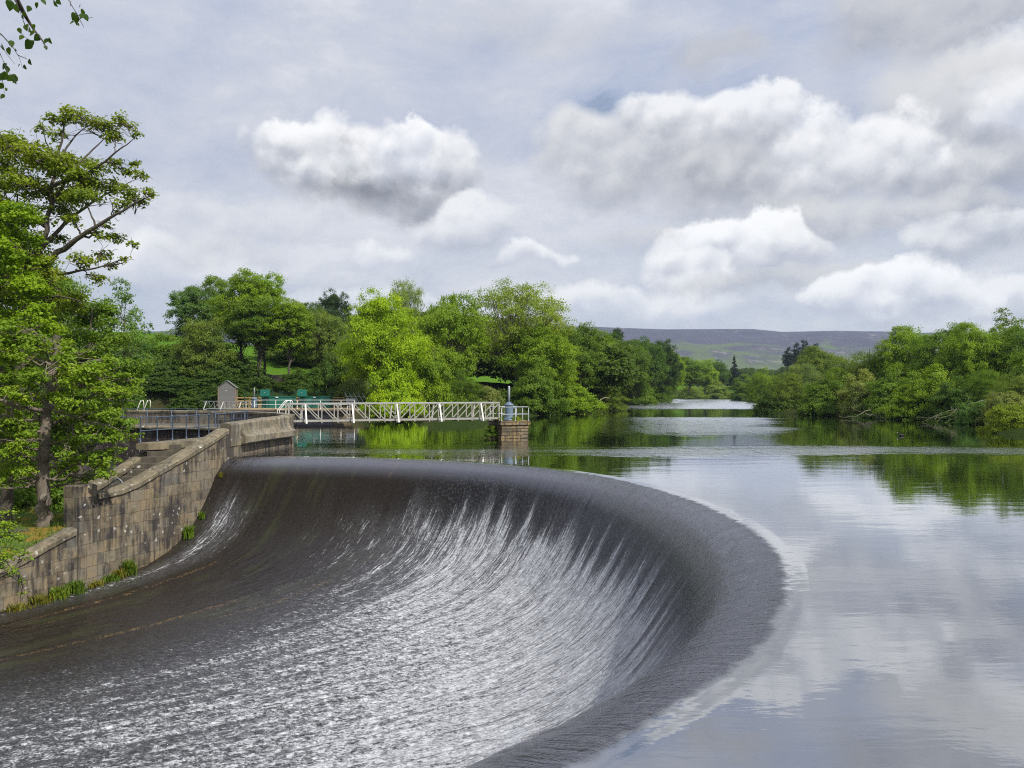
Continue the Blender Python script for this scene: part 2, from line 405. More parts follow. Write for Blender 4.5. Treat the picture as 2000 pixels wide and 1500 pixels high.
def bark_mat(name='bark', k=1.0):
    m, t, out = new_mat(name)
    ob = t.n('ShaderNodeTexCoord').outputs['Object']
    n = t.noise(t.v('MULTIPLY', ob, (3, 3, 0.6)), 4, 7, 0.7); n2 = t.noise(ob, 1.3, 4, 0.6)
    c = t.mix(n, tuple(x * k for x in (0.035, 0.028, 0.022)), tuple(x * k for x in (0.17, 0.14, 0.11))); c = t.mix(t.mul(t.step(n2, 0.5, 0.65), 0.5), c, (0.07, 0.085, 0.035))
    c = t.mix(t.mul(t.step(t.noise(ob, 2.6, 6, 0.7), 0.60, 0.70), 0.5), c, (0.28, 0.26, 0.22))
    principled(t, out, Base_Color=c, Roughness=0.95, Normal=t.bump(n, 0.9, 0.05))
    return m
M['bark'] = bark_mat(); M['bark_pale'] = bark_mat('pale_bark', 1.9)
M['pale_wood'] = paint('bleached_wood', (0.22, 0.19, 0.15), 0.85, wear=0.4)

def ground_mat():
    m, t, out = new_mat('ground')
    ge = t.n('ShaderNodeNewGeometry').outputs['Position']; s = t.sep(ge)
    fld = t.n('ShaderNodeAttribute', attribute_name='field').outputs['Fac']
    n1 = t.noise(ge, 0.25, 6, 0.6); n2 = t.noise(ge, 2.5, 6, 0.7)
    under = t.mix(n2, (0.012, 0.020, 0.008), (0.05, 0.075, 0.018)); under = t.mix(t.mul(t.step(n1, 0.5, 0.65), 0.5), under, (0.07, 0.05, 0.03))
    grass = t.mix(n1, (0.075, 0.17, 0.016), (0.115, 0.22, 0.025)); grass = t.mix(t.mul(n2, 0.5), grass, (0.07, 0.14, 0.015))
    c = t.mix(fld, under, grass)
    bare = t.n('ShaderNodeAttribute', attribute_name='bare').outputs['Fac']
    c = t.mix(t.mul(bare, t.step(n2, 0.2, 0.5)), c, (0.33, 0.25, 0.15))
    principled(t, out, Base_Color=c, Roughness=1.0, Specular_IOR_Level=0.0, Normal=t.bump(n2, 0.6, 0.3))
    return m
M['ground'] = ground_mat()

def moor_mat():
    m, t, out = new_mat('moor')
    ge = t.n('ShaderNodeNewGeometry').outputs['Position']; s = t.sep(ge)
    n1 = t.noise(t.v('MULTIPLY', ge, (1, 0.45, 3)), 0.0045, 8, 0.62, 0.6); n2 = t.noise(t.v('MULTIPLY', ge, (1, 0.6, 2)), 0.02, 7, 0.7)
    hea = t.mix(n2, (0.030, 0.030, 0.055), (0.085, 0.080, 0.125))
    gr = t.mix(n2, (0.05, 0.085, 0.035), (0.13, 0.17, 0.065))
    hf = t.step(t.add(t.mul(s[2], 0.0035), t.mul(n1, 1.3)), 1.16, 0.92)
    c = t.mix(hf, hea, gr)
    c = t.mix(t.mul(t.step(t.add(t.mul(n1, .5), t.mul(n2, .5)), 0.56, 0.62), 0.6), c, (0.26, 0.24, 0.2))
    principled(t, out, Base_Color=c, Roughness=1.0, Normal=t.bump(n2, 0.5, 12.0))
    return m
M['moor'] = moor_mat()

def water_shader(t):
    ge = t.n('ShaderNodeNewGeometry').outputs['Position']; s = t.sep(ge)
    big = t.noise(t.v('MULTIPLY', ge, (0.35, 1.0, 1.0)), 0.11, 3, 0.5)
    yy = t.add(s[1], t.mul(t.sub(big, 0.5), 26.0))
    # wind-ruffled lanes across the lake
    yyn = t.add(s[1], t.mul(t.sub(t.noise(t.v('MULTIPLY', ge, (0.22, 1.0, 1.0)), 0.35, 4, 0.6), 0.5), 9.0))
    l1 = t.mul(t.step(yy, 55, 66), t.step(yy, 108, 96)); l2 = t.mul(t.step(yy, 140, 160), 0.9)
    l3 = t.mul(t.mul(t.step(yyn, 38.0, 42.5), t.step(yyn, 48.0, 43.5)), 1.0)
    dn_ = t.mul(t.sub(big, 0.5), 22.0)
    l1 = t.mul(l1, t.mul(t.step(t.sub(s[0], t.mul(s[1], 0.09)), -3.0, 9.0), t.step(t.add(t.sub(s[0], t.mul(s[1], 0.315)), dn_), 3.0, -2.0)))
    l2 = t.mul(l2, t.step(t.add(t.sub(s[0], t.mul(s[1], 0.32)), dn_), 3.0, -2.0))
    ruf = t.m('MAXIMUM', t.m('MAXIMUM', l1, l2), l3)
    brk = t.noise(t.v('MULTIPLY', ge, (1.1, 0.22, 1.0)), 1.0, 5, 0.75)
    ruf = t.mul(ruf, t.step(t.add(brk, t.mul(ruf, 0.18)), 0.44, 0.66))
    far = t.step(s[1], 8.0, 60.0)
    r1 = t.noise(t.v('MULTIPLY', ge, (0.32, 1.0, 1.0)), 2.2, 3, 0.5, 0.6)
    r2 = t.noise(t.v('MULTIPLY', ge, (0.5, 1.0, 1.0)), 9.0, 3, 0.55)
    r3 = t.noise(t.v('MULTIPLY', ge, (0.5, 1.0, 1.0)), 3.0, 4, 0.6)
    sw = t.noise(t.v('MULTIPLY', ge, (0.4, 1.0, 1.0)), 0.5, 2, 0.5)
    h = t.add(t.mul(r1, 0.0028), t.mul(r2, t.add(0.0007, t.mul(ruf, 0.007))))
    h = t.add(h, t.mul(sw, 0.006)); h = t.add(h, t.mul(r3, t.mul(ruf, 0.022)))
    nrm = t.bump(h, 1.0, 1.0)
    body = t.mix(t.noise(ge, 0.15, 3), (0.014, 0.012, 0.007), (0.022, 0.020, 0.008))
    dif = t.n('ShaderNodeBsdfDiffuse', {'Color': body, 'Normal': nrm})
    gl = t.n('ShaderNodeBsdfGlossy', {'Color': (0.94, 0.96, 1.0, 1), 'Roughness': t.add(0.010, t.mul(ruf, t.add(0.10, t.mul(t.step(s[1], 50, 160), 0.20)))), 'Normal': nrm})
    fr = t.n('ShaderNodeFresnel', {'IOR': 3.0}).outputs[0]
    mx = t.n('ShaderNodeMixShader', {0: t.m('MINIMUM', t.add(t.mul(fr, 1.1), 0.20), 1.0)})
    t.t.links.new(dif.outputs[0], mx.inputs[1]); t.t.links.new(gl.outputs[0], mx.inputs[2])
    return mx.outputs[0]
def water_mat():
    m, t, out = new_mat('reservoir_water')
    t.t.links.new(water_shader(t), out.inputs[0])
    return m
M['water'] = water_mat()

def spill_mat():
    m, t, out = new_mat('spillway_sheet')
    uv = t.n('ShaderNodeTexCoord').outputs['UV']; s = t.sep(uv); ge = t.n('ShaderNodeNewGeometry').outputs['Position']
    at_ = lambda a: t.n('ShaderNodeAttribute', attribute_name=a).outputs['Fac']
    foam, moss, line, lip = at_('foam'), at_('moss'), at_('litter'), at_('lip')
    wv = t.v('ADD', uv, t.v('SCALE', t.v('SUBTRACT', t.n('ShaderNodeTexNoise', {'Vector': ge, 'Scale': 2.0, 'Detail': 3.0}).outputs['Color'], (.5, .5, .5)), 0.22))
    lane = t.noise(t.v('MULTIPLY', uv, (1.7, 0.10, 1)), 1.0, 4, 0.65)
    st = t.noise(t.v('MULTIPLY', wv, (12.0, 1.2, 1)), 1.0, 6, 0.68)
    clump = t.noise(t.v('MULTIPLY', ge, (4.2, 6.0, 3.5)), 1.0, 7, 0.72, 0.6)
    fine = t.noise(t.v('MULTIPLY', ge, (13, 17, 9)), 1.0, 4, 0.7)
    low = t.step(s[1], 4.0, 9.0)
    tex = t.add(t.mul(st, t.sub(1.0, t.mul(low, 0.72))), t.mul(clump, t.mul(low, 0.72)))
    fw_ = t.add(0.14, t.mul(low, 0.20)); tex = t.add(t.mul(tex, t.sub(1.0, fw_)), t.mul(fine, fw_))
    lev = t.add(t.mul(foam, 0.30), t.mul(t.sub(lane, 0.5), 0.34))
    a = t.add(tex, lev)
    fm = t.step(a, 0.66, 0.82)
    fm = t.mul(fm, t.step(foam, 0.01, 0.25))
    wet = t.mix(moss, (0.008, 0.008, 0.009), (0.014, 0.010, 0.006))
    wet = t.mix(t.mul(t.step(t.noise(t.v('MULTIPLY', uv, (0.7, 0.25, 1)), 1.0, 5, 0.6), 0.5, 0.66), t.mul(moss, 0.7)), wet, (0.030, 0.034, 0.010))
    wet = t.mix(t.mul(t.step(fine, 0.35, 0.75), 0.35), wet, (0.035, 0.030, 0.026))
    foamc = t.mix(t.step(t.add(t.mul(fine, .5), t.mul(clump, .5)), .38, .66), (0.30, 0.31, 0.33), (0.72, 0.74, 0.77))
    fl = t.noise(t.v('MULTIPLY', uv, (14.0, 11.0, 1)), 1.0, 4, 0.75, 0.3)
    flg = t.noise(t.v('MULTIPLY', ge, (9.0, 13.0, 9.0)), 1.0, 4, 0.75, 0.3)
    fl = t.add(t.mul(fl, t.sub(1.0, low)), t.mul(flg, low))
    fk = t.mul(t.step(fl, 0.50, 0.68), t.sub(1.0, t.mul(lip, 0.75)))
    wet = t.mix(t.mul(fk, t.sub(0.58, t.mul(moss, 0.46))), wet, t.mix(moss, (0.150, 0.148, 0.150), (0.125, 0.108, 0.085)))
    aer = t.mul(t.step(foam, 0.0, 0.9), t.step(t.add(t.mul(clump, .5), t.mul(fine, .5)), .30, .62))
    wet = t.mix(t.mul(aer, 0.55), wet, (0.19, 0.195, 0.21))
    c = t.mix(t.mul(fm, 0.85), wet, foamc)
    ln = t.mul(line, t.step(t.add(t.mul(fine, .6), t.mul(clump, .4)), 0.50, 0.60))
    c = t.mix(ln, c, (0.21, 0.125, 0.05))
    rip = t.noise(t.v('MULTIPLY', wv, (6.0, 14.0, 1)), 1.0, 4, 0.65, 0.6)
    st2 = t.noise(t.v('MULTIPLY', uv, (16.0, 2.2, 1)), 1.0, 4, 0.6, 0.3)
    spk = t.noise(t.v('MULTIPLY', uv, (22.0, 30.0, 1)), 1.0, 3, 0.7, 0.4)
    hgt = t.add(t.add(t.mul(st2, 0.010), t.mul(spk, t.sub(0.011, t.mul(lip, 0.008)))), t.add(t.mul(rip, t.add(0.009, t.mul(lip, 0.016))), t.mul(t.mul(lip, t.noise(t.v('MULTIPLY', wv, (13.0, 1.6, 1)), 1.0, 4, 0.6, 0.6)), 0.045)))
    hgt = t.add(hgt, t.mul(tex, t.mul(t.add(foam, 0.12), 0.055)))
    pond = at_('pond')
    nrm = t.bump(hgt, 0.75, 1.0)
    dif = t.n('ShaderNodeBsdfDiffuse', {'Color': c, 'Normal': nrm})
    gl = t.n('ShaderNodeBsdfGlossy', {'Color': (0.93, 0.93, 1.0, 1), 'Roughness': t.add(t.add(0.06, t.mul(lip, 0.06)), t.mul(fm, 0.4)), 'Normal': nrm})
    fr = t.n('ShaderNodeFresnel', {'IOR': t.add(1.30, t.mul(lip, 2.1)), 'Normal': t.bump(hgt, 0.35, 1.0)}).outputs[0]
    mx = t.n('ShaderNodeMixShader', {0: t.mul(fr, t.sub(1.0, t.mul(fm, .8)))})
    t.t.links.new(dif.outputs[0], mx.inputs[1]); t.t.links.new(gl.outputs[0], mx.inputs[2])
    m2 = t.n('ShaderNodeMixShader', {0: pond}); t.t.links.new(mx.outputs[0], m2.inputs[1]); t.t.links.new(water_shader(t), m2.inputs[2]); t.t.links.new(m2.outputs[0], out.inputs[0])
    return m
M['spill'] = spill_mat()

# ------------------------------------------------------------------ the weir bowl: crest curve, streamlines, face profile
CX, CY = -12.0, 21.0
_th = np.array([-100, -85, -60, -45, -30, -15, 0, 12, 25, 40, 55, 75, 94.0])
_R = np.array([19.2, 19.2, 19.1, 18.82, 18.28, 17.6, 17.17, 17.02, 17.4, 17.9, 18.05, 17.8, 18.05])
def Rcrest(th):
    th = np.asarray(th, float); s = 0.0
    for d in (-8, -4, 0, 4, 8): s = s + np.interp(th + d, _th, _R)
    return s / 5
_ps = np.array([-1.6, -1.0, -.5, 0, .5, 1.0, 1.5, 2.0, 2.5, 3.0, 3.6, 4.5, 6, 9, 14, 25, 45])
_pz = np.array([0, 0, 0, -.015, -.08, -.27, -.72, -1.40, -2.08, -2.62, -3.10, -3.55, -3.93, -4.2, -4.38, -4.62, -5.0])
_sd = np.linspace(-1.6, 45, 4660); _zd = np.interp(_sd, _ps, _pz)
_kn = np.exp(-np.linspace(-2.2, 2.2, 61) ** 2); _kn /= _kn.sum()
_zs = np.convolve(np.pad(_zd, 30, 'edge'), _kn, 'valid')
_k2 = np.exp(-np.linspace(-2, 2, 161) ** 2); _k2 /= _k2.sum()
_zw = np.convolve(np.pad(_zd, 80, 'edge'), _k2, 'valid'); _wb = sstep(_sd, 1.6, 3.2); _zs = _zs * (1 - _wb) + _zw * _wb
_zs = np.minimum(_zs, 0) * sstep(_sd, -0.45, -0.2)
def zprof(s): return np.interp(s, _sd, _zs)
_tm = np.array([-85, -45, 0, 30, 58, 75, 94.0])
_Mx = np.array([-10, -7, -5, -6, -8.5, -12, -15.1]); _My = np.array([9, 12, 16.5, 18.5, 20.5, 26, 31.0])
_Ex = np.array([-24, -24, -24, -23.5, -22.5, -22, -20.5]); _Ey = np.array([2, 5, 9, 13, 16.5, 18.5, 21.8])
def sm_interp(x, a, b):
    s = 0.0
    for d in (-6, -3, 0, 3, 6): s = s + np.interp(np.clip(x + d, a[0], a[-1]), a, b)
    return s / 5
def stream(th, t):
    """streamline point for crest angle th (deg) and parameter t (0..1), broadcasting"""
    r = Rcrest(th); a = np.radians(th)
    cx, cy = CX + r * np.cos(a), CY + r * np.sin(a)
    e = sstep(th, 86, 94)
    mx, my = sm_interp(th, _tm, _Mx), sm_interp(th, _tm, _My); ex, ey = sm_interp(th, _tm, _Ex), sm_interp(th, _tm, _Ey)
    mx = mx * (1 - e) + -15.1 * e; my = my * (1 - e) + 31.0 * e; ex = ex * (1 - e) + -20.5 * e; ey = ey * (1 - e) + 21.8 * e
    x = (1 - t) ** 2 * cx + 2 * t * (1 - t) * mx + t * t * ex
    y = (1 - t) ** 2 * cy + 2 * t * (1 - t) * my + t * t * ey
    return x, y

nth, nt = 1100, 560
TH0, TH1 = -86.0, 94.0
th = np.linspace(TH0, TH1, nth)
tt = np.concatenate([[0], np.cumsum(np.linspace(0.35, 2.6, nt - 1))]); tt /= tt[-1]
X, Y = stream(th[:, None], tt[None])
seg = np.hypot(np.diff(X, axis=1), np.diff(Y, axis=1)); L = np.concatenate([np.zeros((nth, 1)), np.cumsum(seg, 1)], 1)
# upstream apron, s from -1 to 0
ns = 26; sv_ = np.linspace(-0.45, 0, ns + 1)[:-1]
ar = np.radians(th)[:, None]; Rr = Rcrest(th)[:, None]
XA = CX + (Rr - sv_[None]) * np.cos(ar); YA = CY + (Rr - sv_[None]) * np.sin(ar)
X = np.concatenate([XA, X], 1); Y = np.concatenate([YA, Y], 1); L = np.concatenate([np.repeat(sv_[None], nth, 0), L], 1)
U = np.repeat((np.radians(th) * 18.0)[:, None], X.shape[1], 1)
Z = zprof(L)
THg = np.repeat(th[:, None], X.shape[1], 1)
# water relief: lanes and wavelets running down the face
amp = sstep(L, -0.3, 1.5)
Z = Z + amp * ((fbm(U * 3.0, L * 0.5, 4) - 0.47) * 0.07 + (fbm(U * 7.0 + 40, L * 2.6, 3) - 0.45) * 0.05 * sstep(L, 1.0, 4.0))
Z = Z + sstep(L, -0.3, 0.15) * (fbm(U * 4.0 + 9, L * 7.0, 3) - 0.44) * 0.018 * (1 - sstep(L, 0.9, 1.6))
nu, nv = X.shape
idx = np.arange(nu * nv).reshape(nu, nv)
fq = np.stack([idx[:-1, :-1], idx[1:, :-1], idx[1:, 1:], idx[:-1, 1:]], -1).reshape(-1, 4)
s0 = 1.75 + 0.9 * (fbm(U * 2.2, L * 0.05, 4) - 0.47) * 2 - 0.5 * sstep(THg, 5, -25) * 0
dens = np.interp(THg, [-90, -10, 30, 48, 57, 62, 66, 72, 80, 84.5, 87.0, 89.5, 91.5, 94], [1, 1, .96, .88, .62, .48, .36, .20, .12, .14, .46, .56, .22, .08])
st_ = sstep(L - s0, -0.25, 1.2)
fo = dens * st_ * np.interp(L, [0, 3, 7, 11, 16, 24, 40], [1, 1.0, .94, .78, .62, .48, .35])
fo = fo * (1 - 0.30 * sstep(THg, 35, 60) * sstep(L, 8, 16))
mo = sstep(THg, 52, 68) * (1 - 0.0 * L)
mo = np.clip(mo + 0.6 * sstep(L, 14, 24) * sstep(THg, 20, 60), 0, 1)
li = np.zeros_like(L)
for (c0, w0, sa, sb) in ((83.5, .55, 5, 40), (67.5, .5, 9, 40), (92.6, .8, 4, 40), (63.5, .35, 6, 12), (79.5, .3, 12, 30)):
    wv_ = (fbm(L * 0.9 + c0, L * 0 + c0, 3) - .5) * 1.6
    li = np.maximum(li, sstep(np.abs(THg - c0 - wv_), w0, w0 * .3) * sstep(L, sa, sa + 1.5) * (1 - sstep(L, sb - 1, sb)))
li = np.maximum(li, 0.8 * sstep(np.abs(THg - 66.3), .35, .1) * sstep(L, -.6, -.3) * (1 - sstep(L, 1.2, 1.9)))
li = np.maximum(li, 0.6 * sstep(np.abs(L - 0.0), .10, .02) * sstep(THg, 60, 80))
me = mesh_np('spillway', np.stack([X, Y, Z], -1).reshape(-1, 3), fq, smooth=True, uv=np.stack([U, L], -1).reshape(-1, 2))
for nme, arr in (('foam', fo), ('moss', mo), ('litter', li), ('lip', 1 - sstep(L, 0.6, 1.6)), ('pond', 1 - sstep(L + (fbm(U * 5.0, L * 3, 3) - .45) * .22 + (fbm(U * .6, L * 0, 2) - .4) * .16, -.16, .02))):
    a = me.attributes.new(nme, 'FLOAT', 'POINT'); a.data.foreach_set('value', arr.ravel().astype(np.float32))
weir = empty('weir', (CX, CY, 0))
tag(weir, 'curved horseshoe weir with white water sliding down its dark stone face', 'weir')
o = link('spillway_face', me, M['spill'], weir); o.location = (-CX, -CY, 0)

# ------------------------------------------------------------------ reservoir water
thw = np.linspace(94, TH0, 260)
arc = [(CX + (Rcrest(a) + 0.45) * math.cos(rad(a)), CY + (Rcrest(a) + 0.45) * math.sin(rad(a))) for a in thw]
outer = [(-10, -40), (160, -40), (500, 300), (500, 700), (-30, 700), (-60, 400), (-60, 95), (-40, 90), (-27, 64), (-20, 58.6), (-15.8, 54.3), (-13.9, 49.5), (-13.2, 46.8), (-13.4, 43)]
# ordering: arc runs clockwise from the left wall to the near bank, outer goes back round
poly = [(x, y, 0.0) for x, y in arc] + [(x, y, 0.0) for x, y in outer]
me = bpy.data.meshes.new('reservoir_water')
from mathutils.geometry import tessellate_polygon
tris = tessellate_polygon([[Vector(p) for p in poly]])
me.from_pydata(poly, [], [tuple(t_) for t_ in tris]); me.update()
import bmesh
bm = bmesh.new(); bm.from_mesh(me); bmesh.ops.recalc_face_normals(bm, faces=bm.faces)
if sum(f.normal.z for f in bm.faces) < 0: bmesh.ops.reverse_faces(bm, faces=bm.faces)
bm.to_mesh(me); bm.free()
tag(link('reservoir_water', me, M['water']), kind='structure')

# ------------------------------------------------------------------ ground sheet
lake = np.array([(-28, 91.5), (-19, 91.5), (-15, 89), (-2.8, 93), (2.7, 108), (7.3, 117), (14, 132), (22, 160), (35, 250), (60, 330), (62, 440), (99, 430), (100, 374),
                 (80, 290), (65, 211), (50, 150), (38.5, 121), (42, 106), (44, 97), (46.5, 88), (43.5, 73), (36.5, 63), (35, 59), (37.5, 57), (75, 50), (120, -60), (-6, -60), (-7, 2),
                 (-12, 2), (-13.6, 20), (-13.6, 47), (-16, 56), (-24, 62), (-34, 85)], float)
def sdist(px, py, poly):
    """signed distance: negative inside"""
    d = np.full(px.shape, 1e9); ins = np.zeros(px.shape, bool); n = len(poly)
    for i in range(n):
        a = poly[i]; b = poly[(i + 1) % n]; ab = b - a
        t = np.clip(((px - a[0]) * ab[0] + (py - a[1]) * ab[1]) / (ab @ ab), 0, 1)
        d = np.minimum(d, np.hypot(px - a[0] - t * ab[0], py - a[1] - t * ab[1]))
        c = ((a[1] > py) != (b[1] > py)) & (px < (b[0] - a[0]) * (py - a[1]) / (b[1] - a[1] + 1e-12) + a[0])
        ins ^= c
    return np.where(ins, -d, d)
bowl = np.array([(-12, 40), (0, 37), (5, 30), (7, 20), (5, 10), (-2, 4), (-8, 2), (-26, 0), (-45, 5), (-45, 60), (-26, 59), (-20, 57), (-16, 53), (-14.5, 48), (-14, 44)], float)
def gheight(x, y):
    d = sdist(x, y, lake)
    n = fbm(x * 0.05 + 3, y * 0.05, 4) - 0.47
    left = 0.25 + 1.1 * sstep(d, 0, 2.5) + 0.02 * np.minimum(d, 120) + 3.0 * sstep(d, 10, 24) + 9.5 * sstep(d, 22, 110) + n * 1.5 * sstep(d, 3, 25)
    right = 0.25 + 0.6 * sstep(d, 0, 4) + 0.012 * np.minimum(d, 200) + n * 1.0 * sstep(d, 3, 25)
    isl = sstep(x - 0.22 * y, 14, -10)          # 1 on the left bank
    isl = np.where(y > 400, isl * sstep(y, 700, 420), isl)
    h = left * isl + right * (1 - isl)
    # works platform behind the sluice
    pf = sstep(x, -33, -31) * sstep(x, -12, -17) * sstep(y, 89, 91.5) * sstep(y, 107, 101)
    h = h * (1 - pf) + 1.28 * pf
    basin = sstep(y, 92, 88) * sstep(x, -10, -16)
    h = h * (1 - basin) + (.8 + n) * basin
    lf = sstep(x, -31, -33) * sstep(x, -70, -60) * sstep(y, 86, 89) * sstep(y, 108, 101); h = h * (1 - lf) + .7 * lf
    far = sstep(y, 480, 900); h = h * (1 - far * .6) + far * (4 + 22 * sstep(y, 700, 1600) + n * 8)
    h = np.where(d < 0, np.maximum(-3.0, 0.1 + d * 0.5) , h)
    b = sdist(x, y, bowl)
    h = np.where(b < 1.2, np.minimum(h, -7.5), h)
    near = (y < 4) & (x < -7) & (b > 1.2)
    h = np.where(near, 1.0, h)
    return h
gx = np.concatenate([-np.geomspace(3500, 75, 60), np.arange(-74, 120, 0.8), np.geomspace(121, 3500, 70)])
gy = np.concatenate([-np.geomspace(400, 25, 20), np.arange(-24, 190, 0.8), np.geomspace(191, 1750, 150)])
GX, GY = np.meshgrid(gx, gy, indexing='ij')
GZ = gheight(GX, GY)
gi = np.arange(GX.size).reshape(GX.shape)
gf = np.stack([gi[:-1, :-1], gi[1:, :-1], gi[1:, 1:], gi[:-1, 1:]], -1).reshape(-1, 4)
me = mesh_np('ground', np.stack([GX, GY, GZ], -1).reshape(-1, 3), gf, smooth=True)
gd = sdist(GX, GY, lake)
fieldm = sstep(GZ, 4.3, 5.2) * sstep(GX - 0.22 * GY, 14, -10)
fieldm = np.maximum(fieldm, sstep(GY, 430, 560))
a = me.attributes.new('field', 'FLOAT', 'POINT'); a.data.foreach_set('value', fieldm.ravel().astype(np.float32))
bare = sstep(GX, -37, -34) * sstep(GX, -14, -18) * sstep(GY, 90, 91.5) * sstep(GY, 106, 101)
a = me.attributes.new('bare', 'FLOAT', 'POINT'); a.data.foreach_set('value', bare.ravel().astype(np.float32))
tag(link('ground', me, M['ground']), kind='structure')

# moorland hill on the skyline
hx = np.linspace(-2600, 4200, 420); hy = np.concatenate([np.linspace(1150, 3400, 190), np.linspace(3450, 6000, 20)])
HXg, HYg = np.meshgrid(hx, hy, indexing='ij')
sky_px = HX + HXg / HYg * FPX
ridge = np.interp(sky_px, [-400, 600, 1000, 1165, 1300, 1480, 1535, 1640, 1740, 1900, 2400], [655, 640, 632, 636, 641, 640, 646, 643, 644, 652, 668])
ridge_h = (HY - np.interp(HX + HXg / 2900 * FPX, [-400, 600, 1000, 1165, 1300, 1480, 1535, 1640, 1740, 1900, 2400], [655, 640, 632, 636, 641, 640, 646, 643, 644, 652, 668])) / FPX * 2900 + 3
prog = np.interp(HYg, [1150, 1600, 2100, 2500, 2800, 2950, 3400, 6000], [0.0, 0.16, 0.42, 0.70, 0.92, 1.0, 1.0, 0.9])
rel = fbm(HXg * 0.0022 + 4, HYg * 0.003, 6) - 0.48
HZ = 16 + ridge_h * 0 + (ridge_h - 16) * prog + rel * 60 * sstep(prog, 0.0, 0.3) * (1 - sstep(prog, 0.9, 1.0)) + rel * 10
hi_ = np.arange(HXg.size).reshape(HXg.shape)
hf_ = np.stack([hi_[:-1, :-1], hi_[1:, :-1], hi_[1:, 1:], hi_[:-1, 1:]], -1).reshape(-1, 4)
tag(link('hills', mesh_np('hills', np.stack([HXg, HYg, HZ], -1).reshape(-1, 3), hf_, smooth=True), M['moor']), kind='structure')

# ------------------------------------------------------------------ masonry walls
def path_len(P): return np.concatenate([[0], np.cumsum(np.linalg.norm(np.diff(P[:, :2], axis=0), axis=1))])
def resample(P, step):
    P = np.asarray(P, float); L_ = path_len(P); n = max(2, int(L_[-1] / step) + 1); q = np.linspace(0, L_[-1], n)
    return np.stack([np.interp(q, L_, P[:, k]) for k in range(P.shape[1])], 1)
def normals_r(P):
    T = np.gradient(P[:, :2], axis=0); T /= np.linalg.norm(T, axis=1)[:, None] + 1e-9
    return np.stack([T[:, 1], -T[:, 0]], 1)
def sweep(name, P, prof, mat, parent=None, smooth=False, rough=0.0, u0=0.0):
    """P (n,2) path; prof: function(i, u) -> list of (offset to the right of travel, z), closed loop, same length"""
    P = np.asarray(P, float); N = normals_r(P); u = path_len(P) + u0
    V = []; UV = []
    for i in range(len(P)):
        for (o_, z_) in prof(i, u[i]):
            V.append((P[i, 0] + N[i, 0] * o_, P[i, 1] + N[i, 1] * o_, z_)); UV.append((u[i], z_ + o_))
    k = len(prof(0, u[0])); n = len(P); V = np.array(V); UV = np.array(UV)
    if rough:
        V = V + (np.stack([fbm(UV[:, 0] * 3 + 3, UV[:, 1] * 3, 3), fbm(UV[:, 0] * 3 + 30, UV[:, 1] * 3, 3), fbm(UV[:, 0] * 2.2 + 60, UV[:, 1] * 2, 3)], 1) - 0.44) * rough
    i = np.arange(n - 1)[:, None] * k; j = np.arange(k)[None]; j2 = (j + 1) % k
    f = np.stack([i + j, i + k + j, i + k + j2, i + j2], -1).reshape(-1, 4)
    caps = [np.array([list(range(k))]), np.array([list(range((n - 1) * k, n * k))[::-1]])]
    me = mesh_np(name, V, [f] + caps, smooth=smooth, uv=UV)
    return link(name, me, mat, parent)
def vsub(o, z, n): return [(o, z0) for z0 in np.linspace(z[0], z[1], n)]

ts = np.linspace(1, 0, 60)
sx, sy = stream(np.full(60, 94.0), ts)
P1 = np.stack([sx, sy], 1); P1 = P1 + normals_r(P1) * 0.22
P1 = np.concatenate([P1, [(-12.95, 40.5), (-12.8, 42.5), (-12.6, 44.5), (-12.3, 46.3)]])
P1 = resample(P1, 0.22)
def top1(y): return np.interp(y, [21, 24, 27.3, 30.35, 30.36, 31.3, 32.2, 32.8, 38.6, 38.61, 46.3], [-3.9, -3.75, -3.1, -1.95, -.80, -.80, -.74, -.60, 1.36, 1.55, 1.72])
wall = empty('retaining_wall', (-14.6, 33, -4)); loc0 = np.array(wall.location)
tag(wall, 'long stained gritstone training wall stepping down beside the weir, with square pillar and curved parapet', 'wall')
def place(o, root):
    o.location = tuple(-np.array(root.location)); return o
y1 = P1[:, 1]
kb = [i for i in range(len(P1)) if y1[i] <= 39.75]
Pb = P1[kb]; Nn = 16
def prof_body(i, u):
    z = top1(Pb[i, 1]) - 0.16
    return vsub(0.0, (-6.5, z), Nn) + [(-0.55, z), (-0.55, -6.5)]
place(sweep('wall_body', Pb, prof_body, M['wall_stone'], wall, rough=0.05), wall)
for (ya, yb) in ((21.0, 30.33), (31.05, 38.6)):
    Pc = P1[(y1 >= ya) & (y1 <= yb)]
    def prof_c(i, u, Pc=Pc):
        z = top1(Pc[i, 1]); return [(0.07, z - 0.19), (0.085, z - 0.03), (0.04, z + .02), (-0.28, z + 0.07), (-0.6, z + .02), (-0.65, z - 0.03), (-0.63, z - 0.19)]
    place(sweep('coping', Pc, prof_c, M['coping_stone'], wall, smooth=False, rough=0.05), wall)
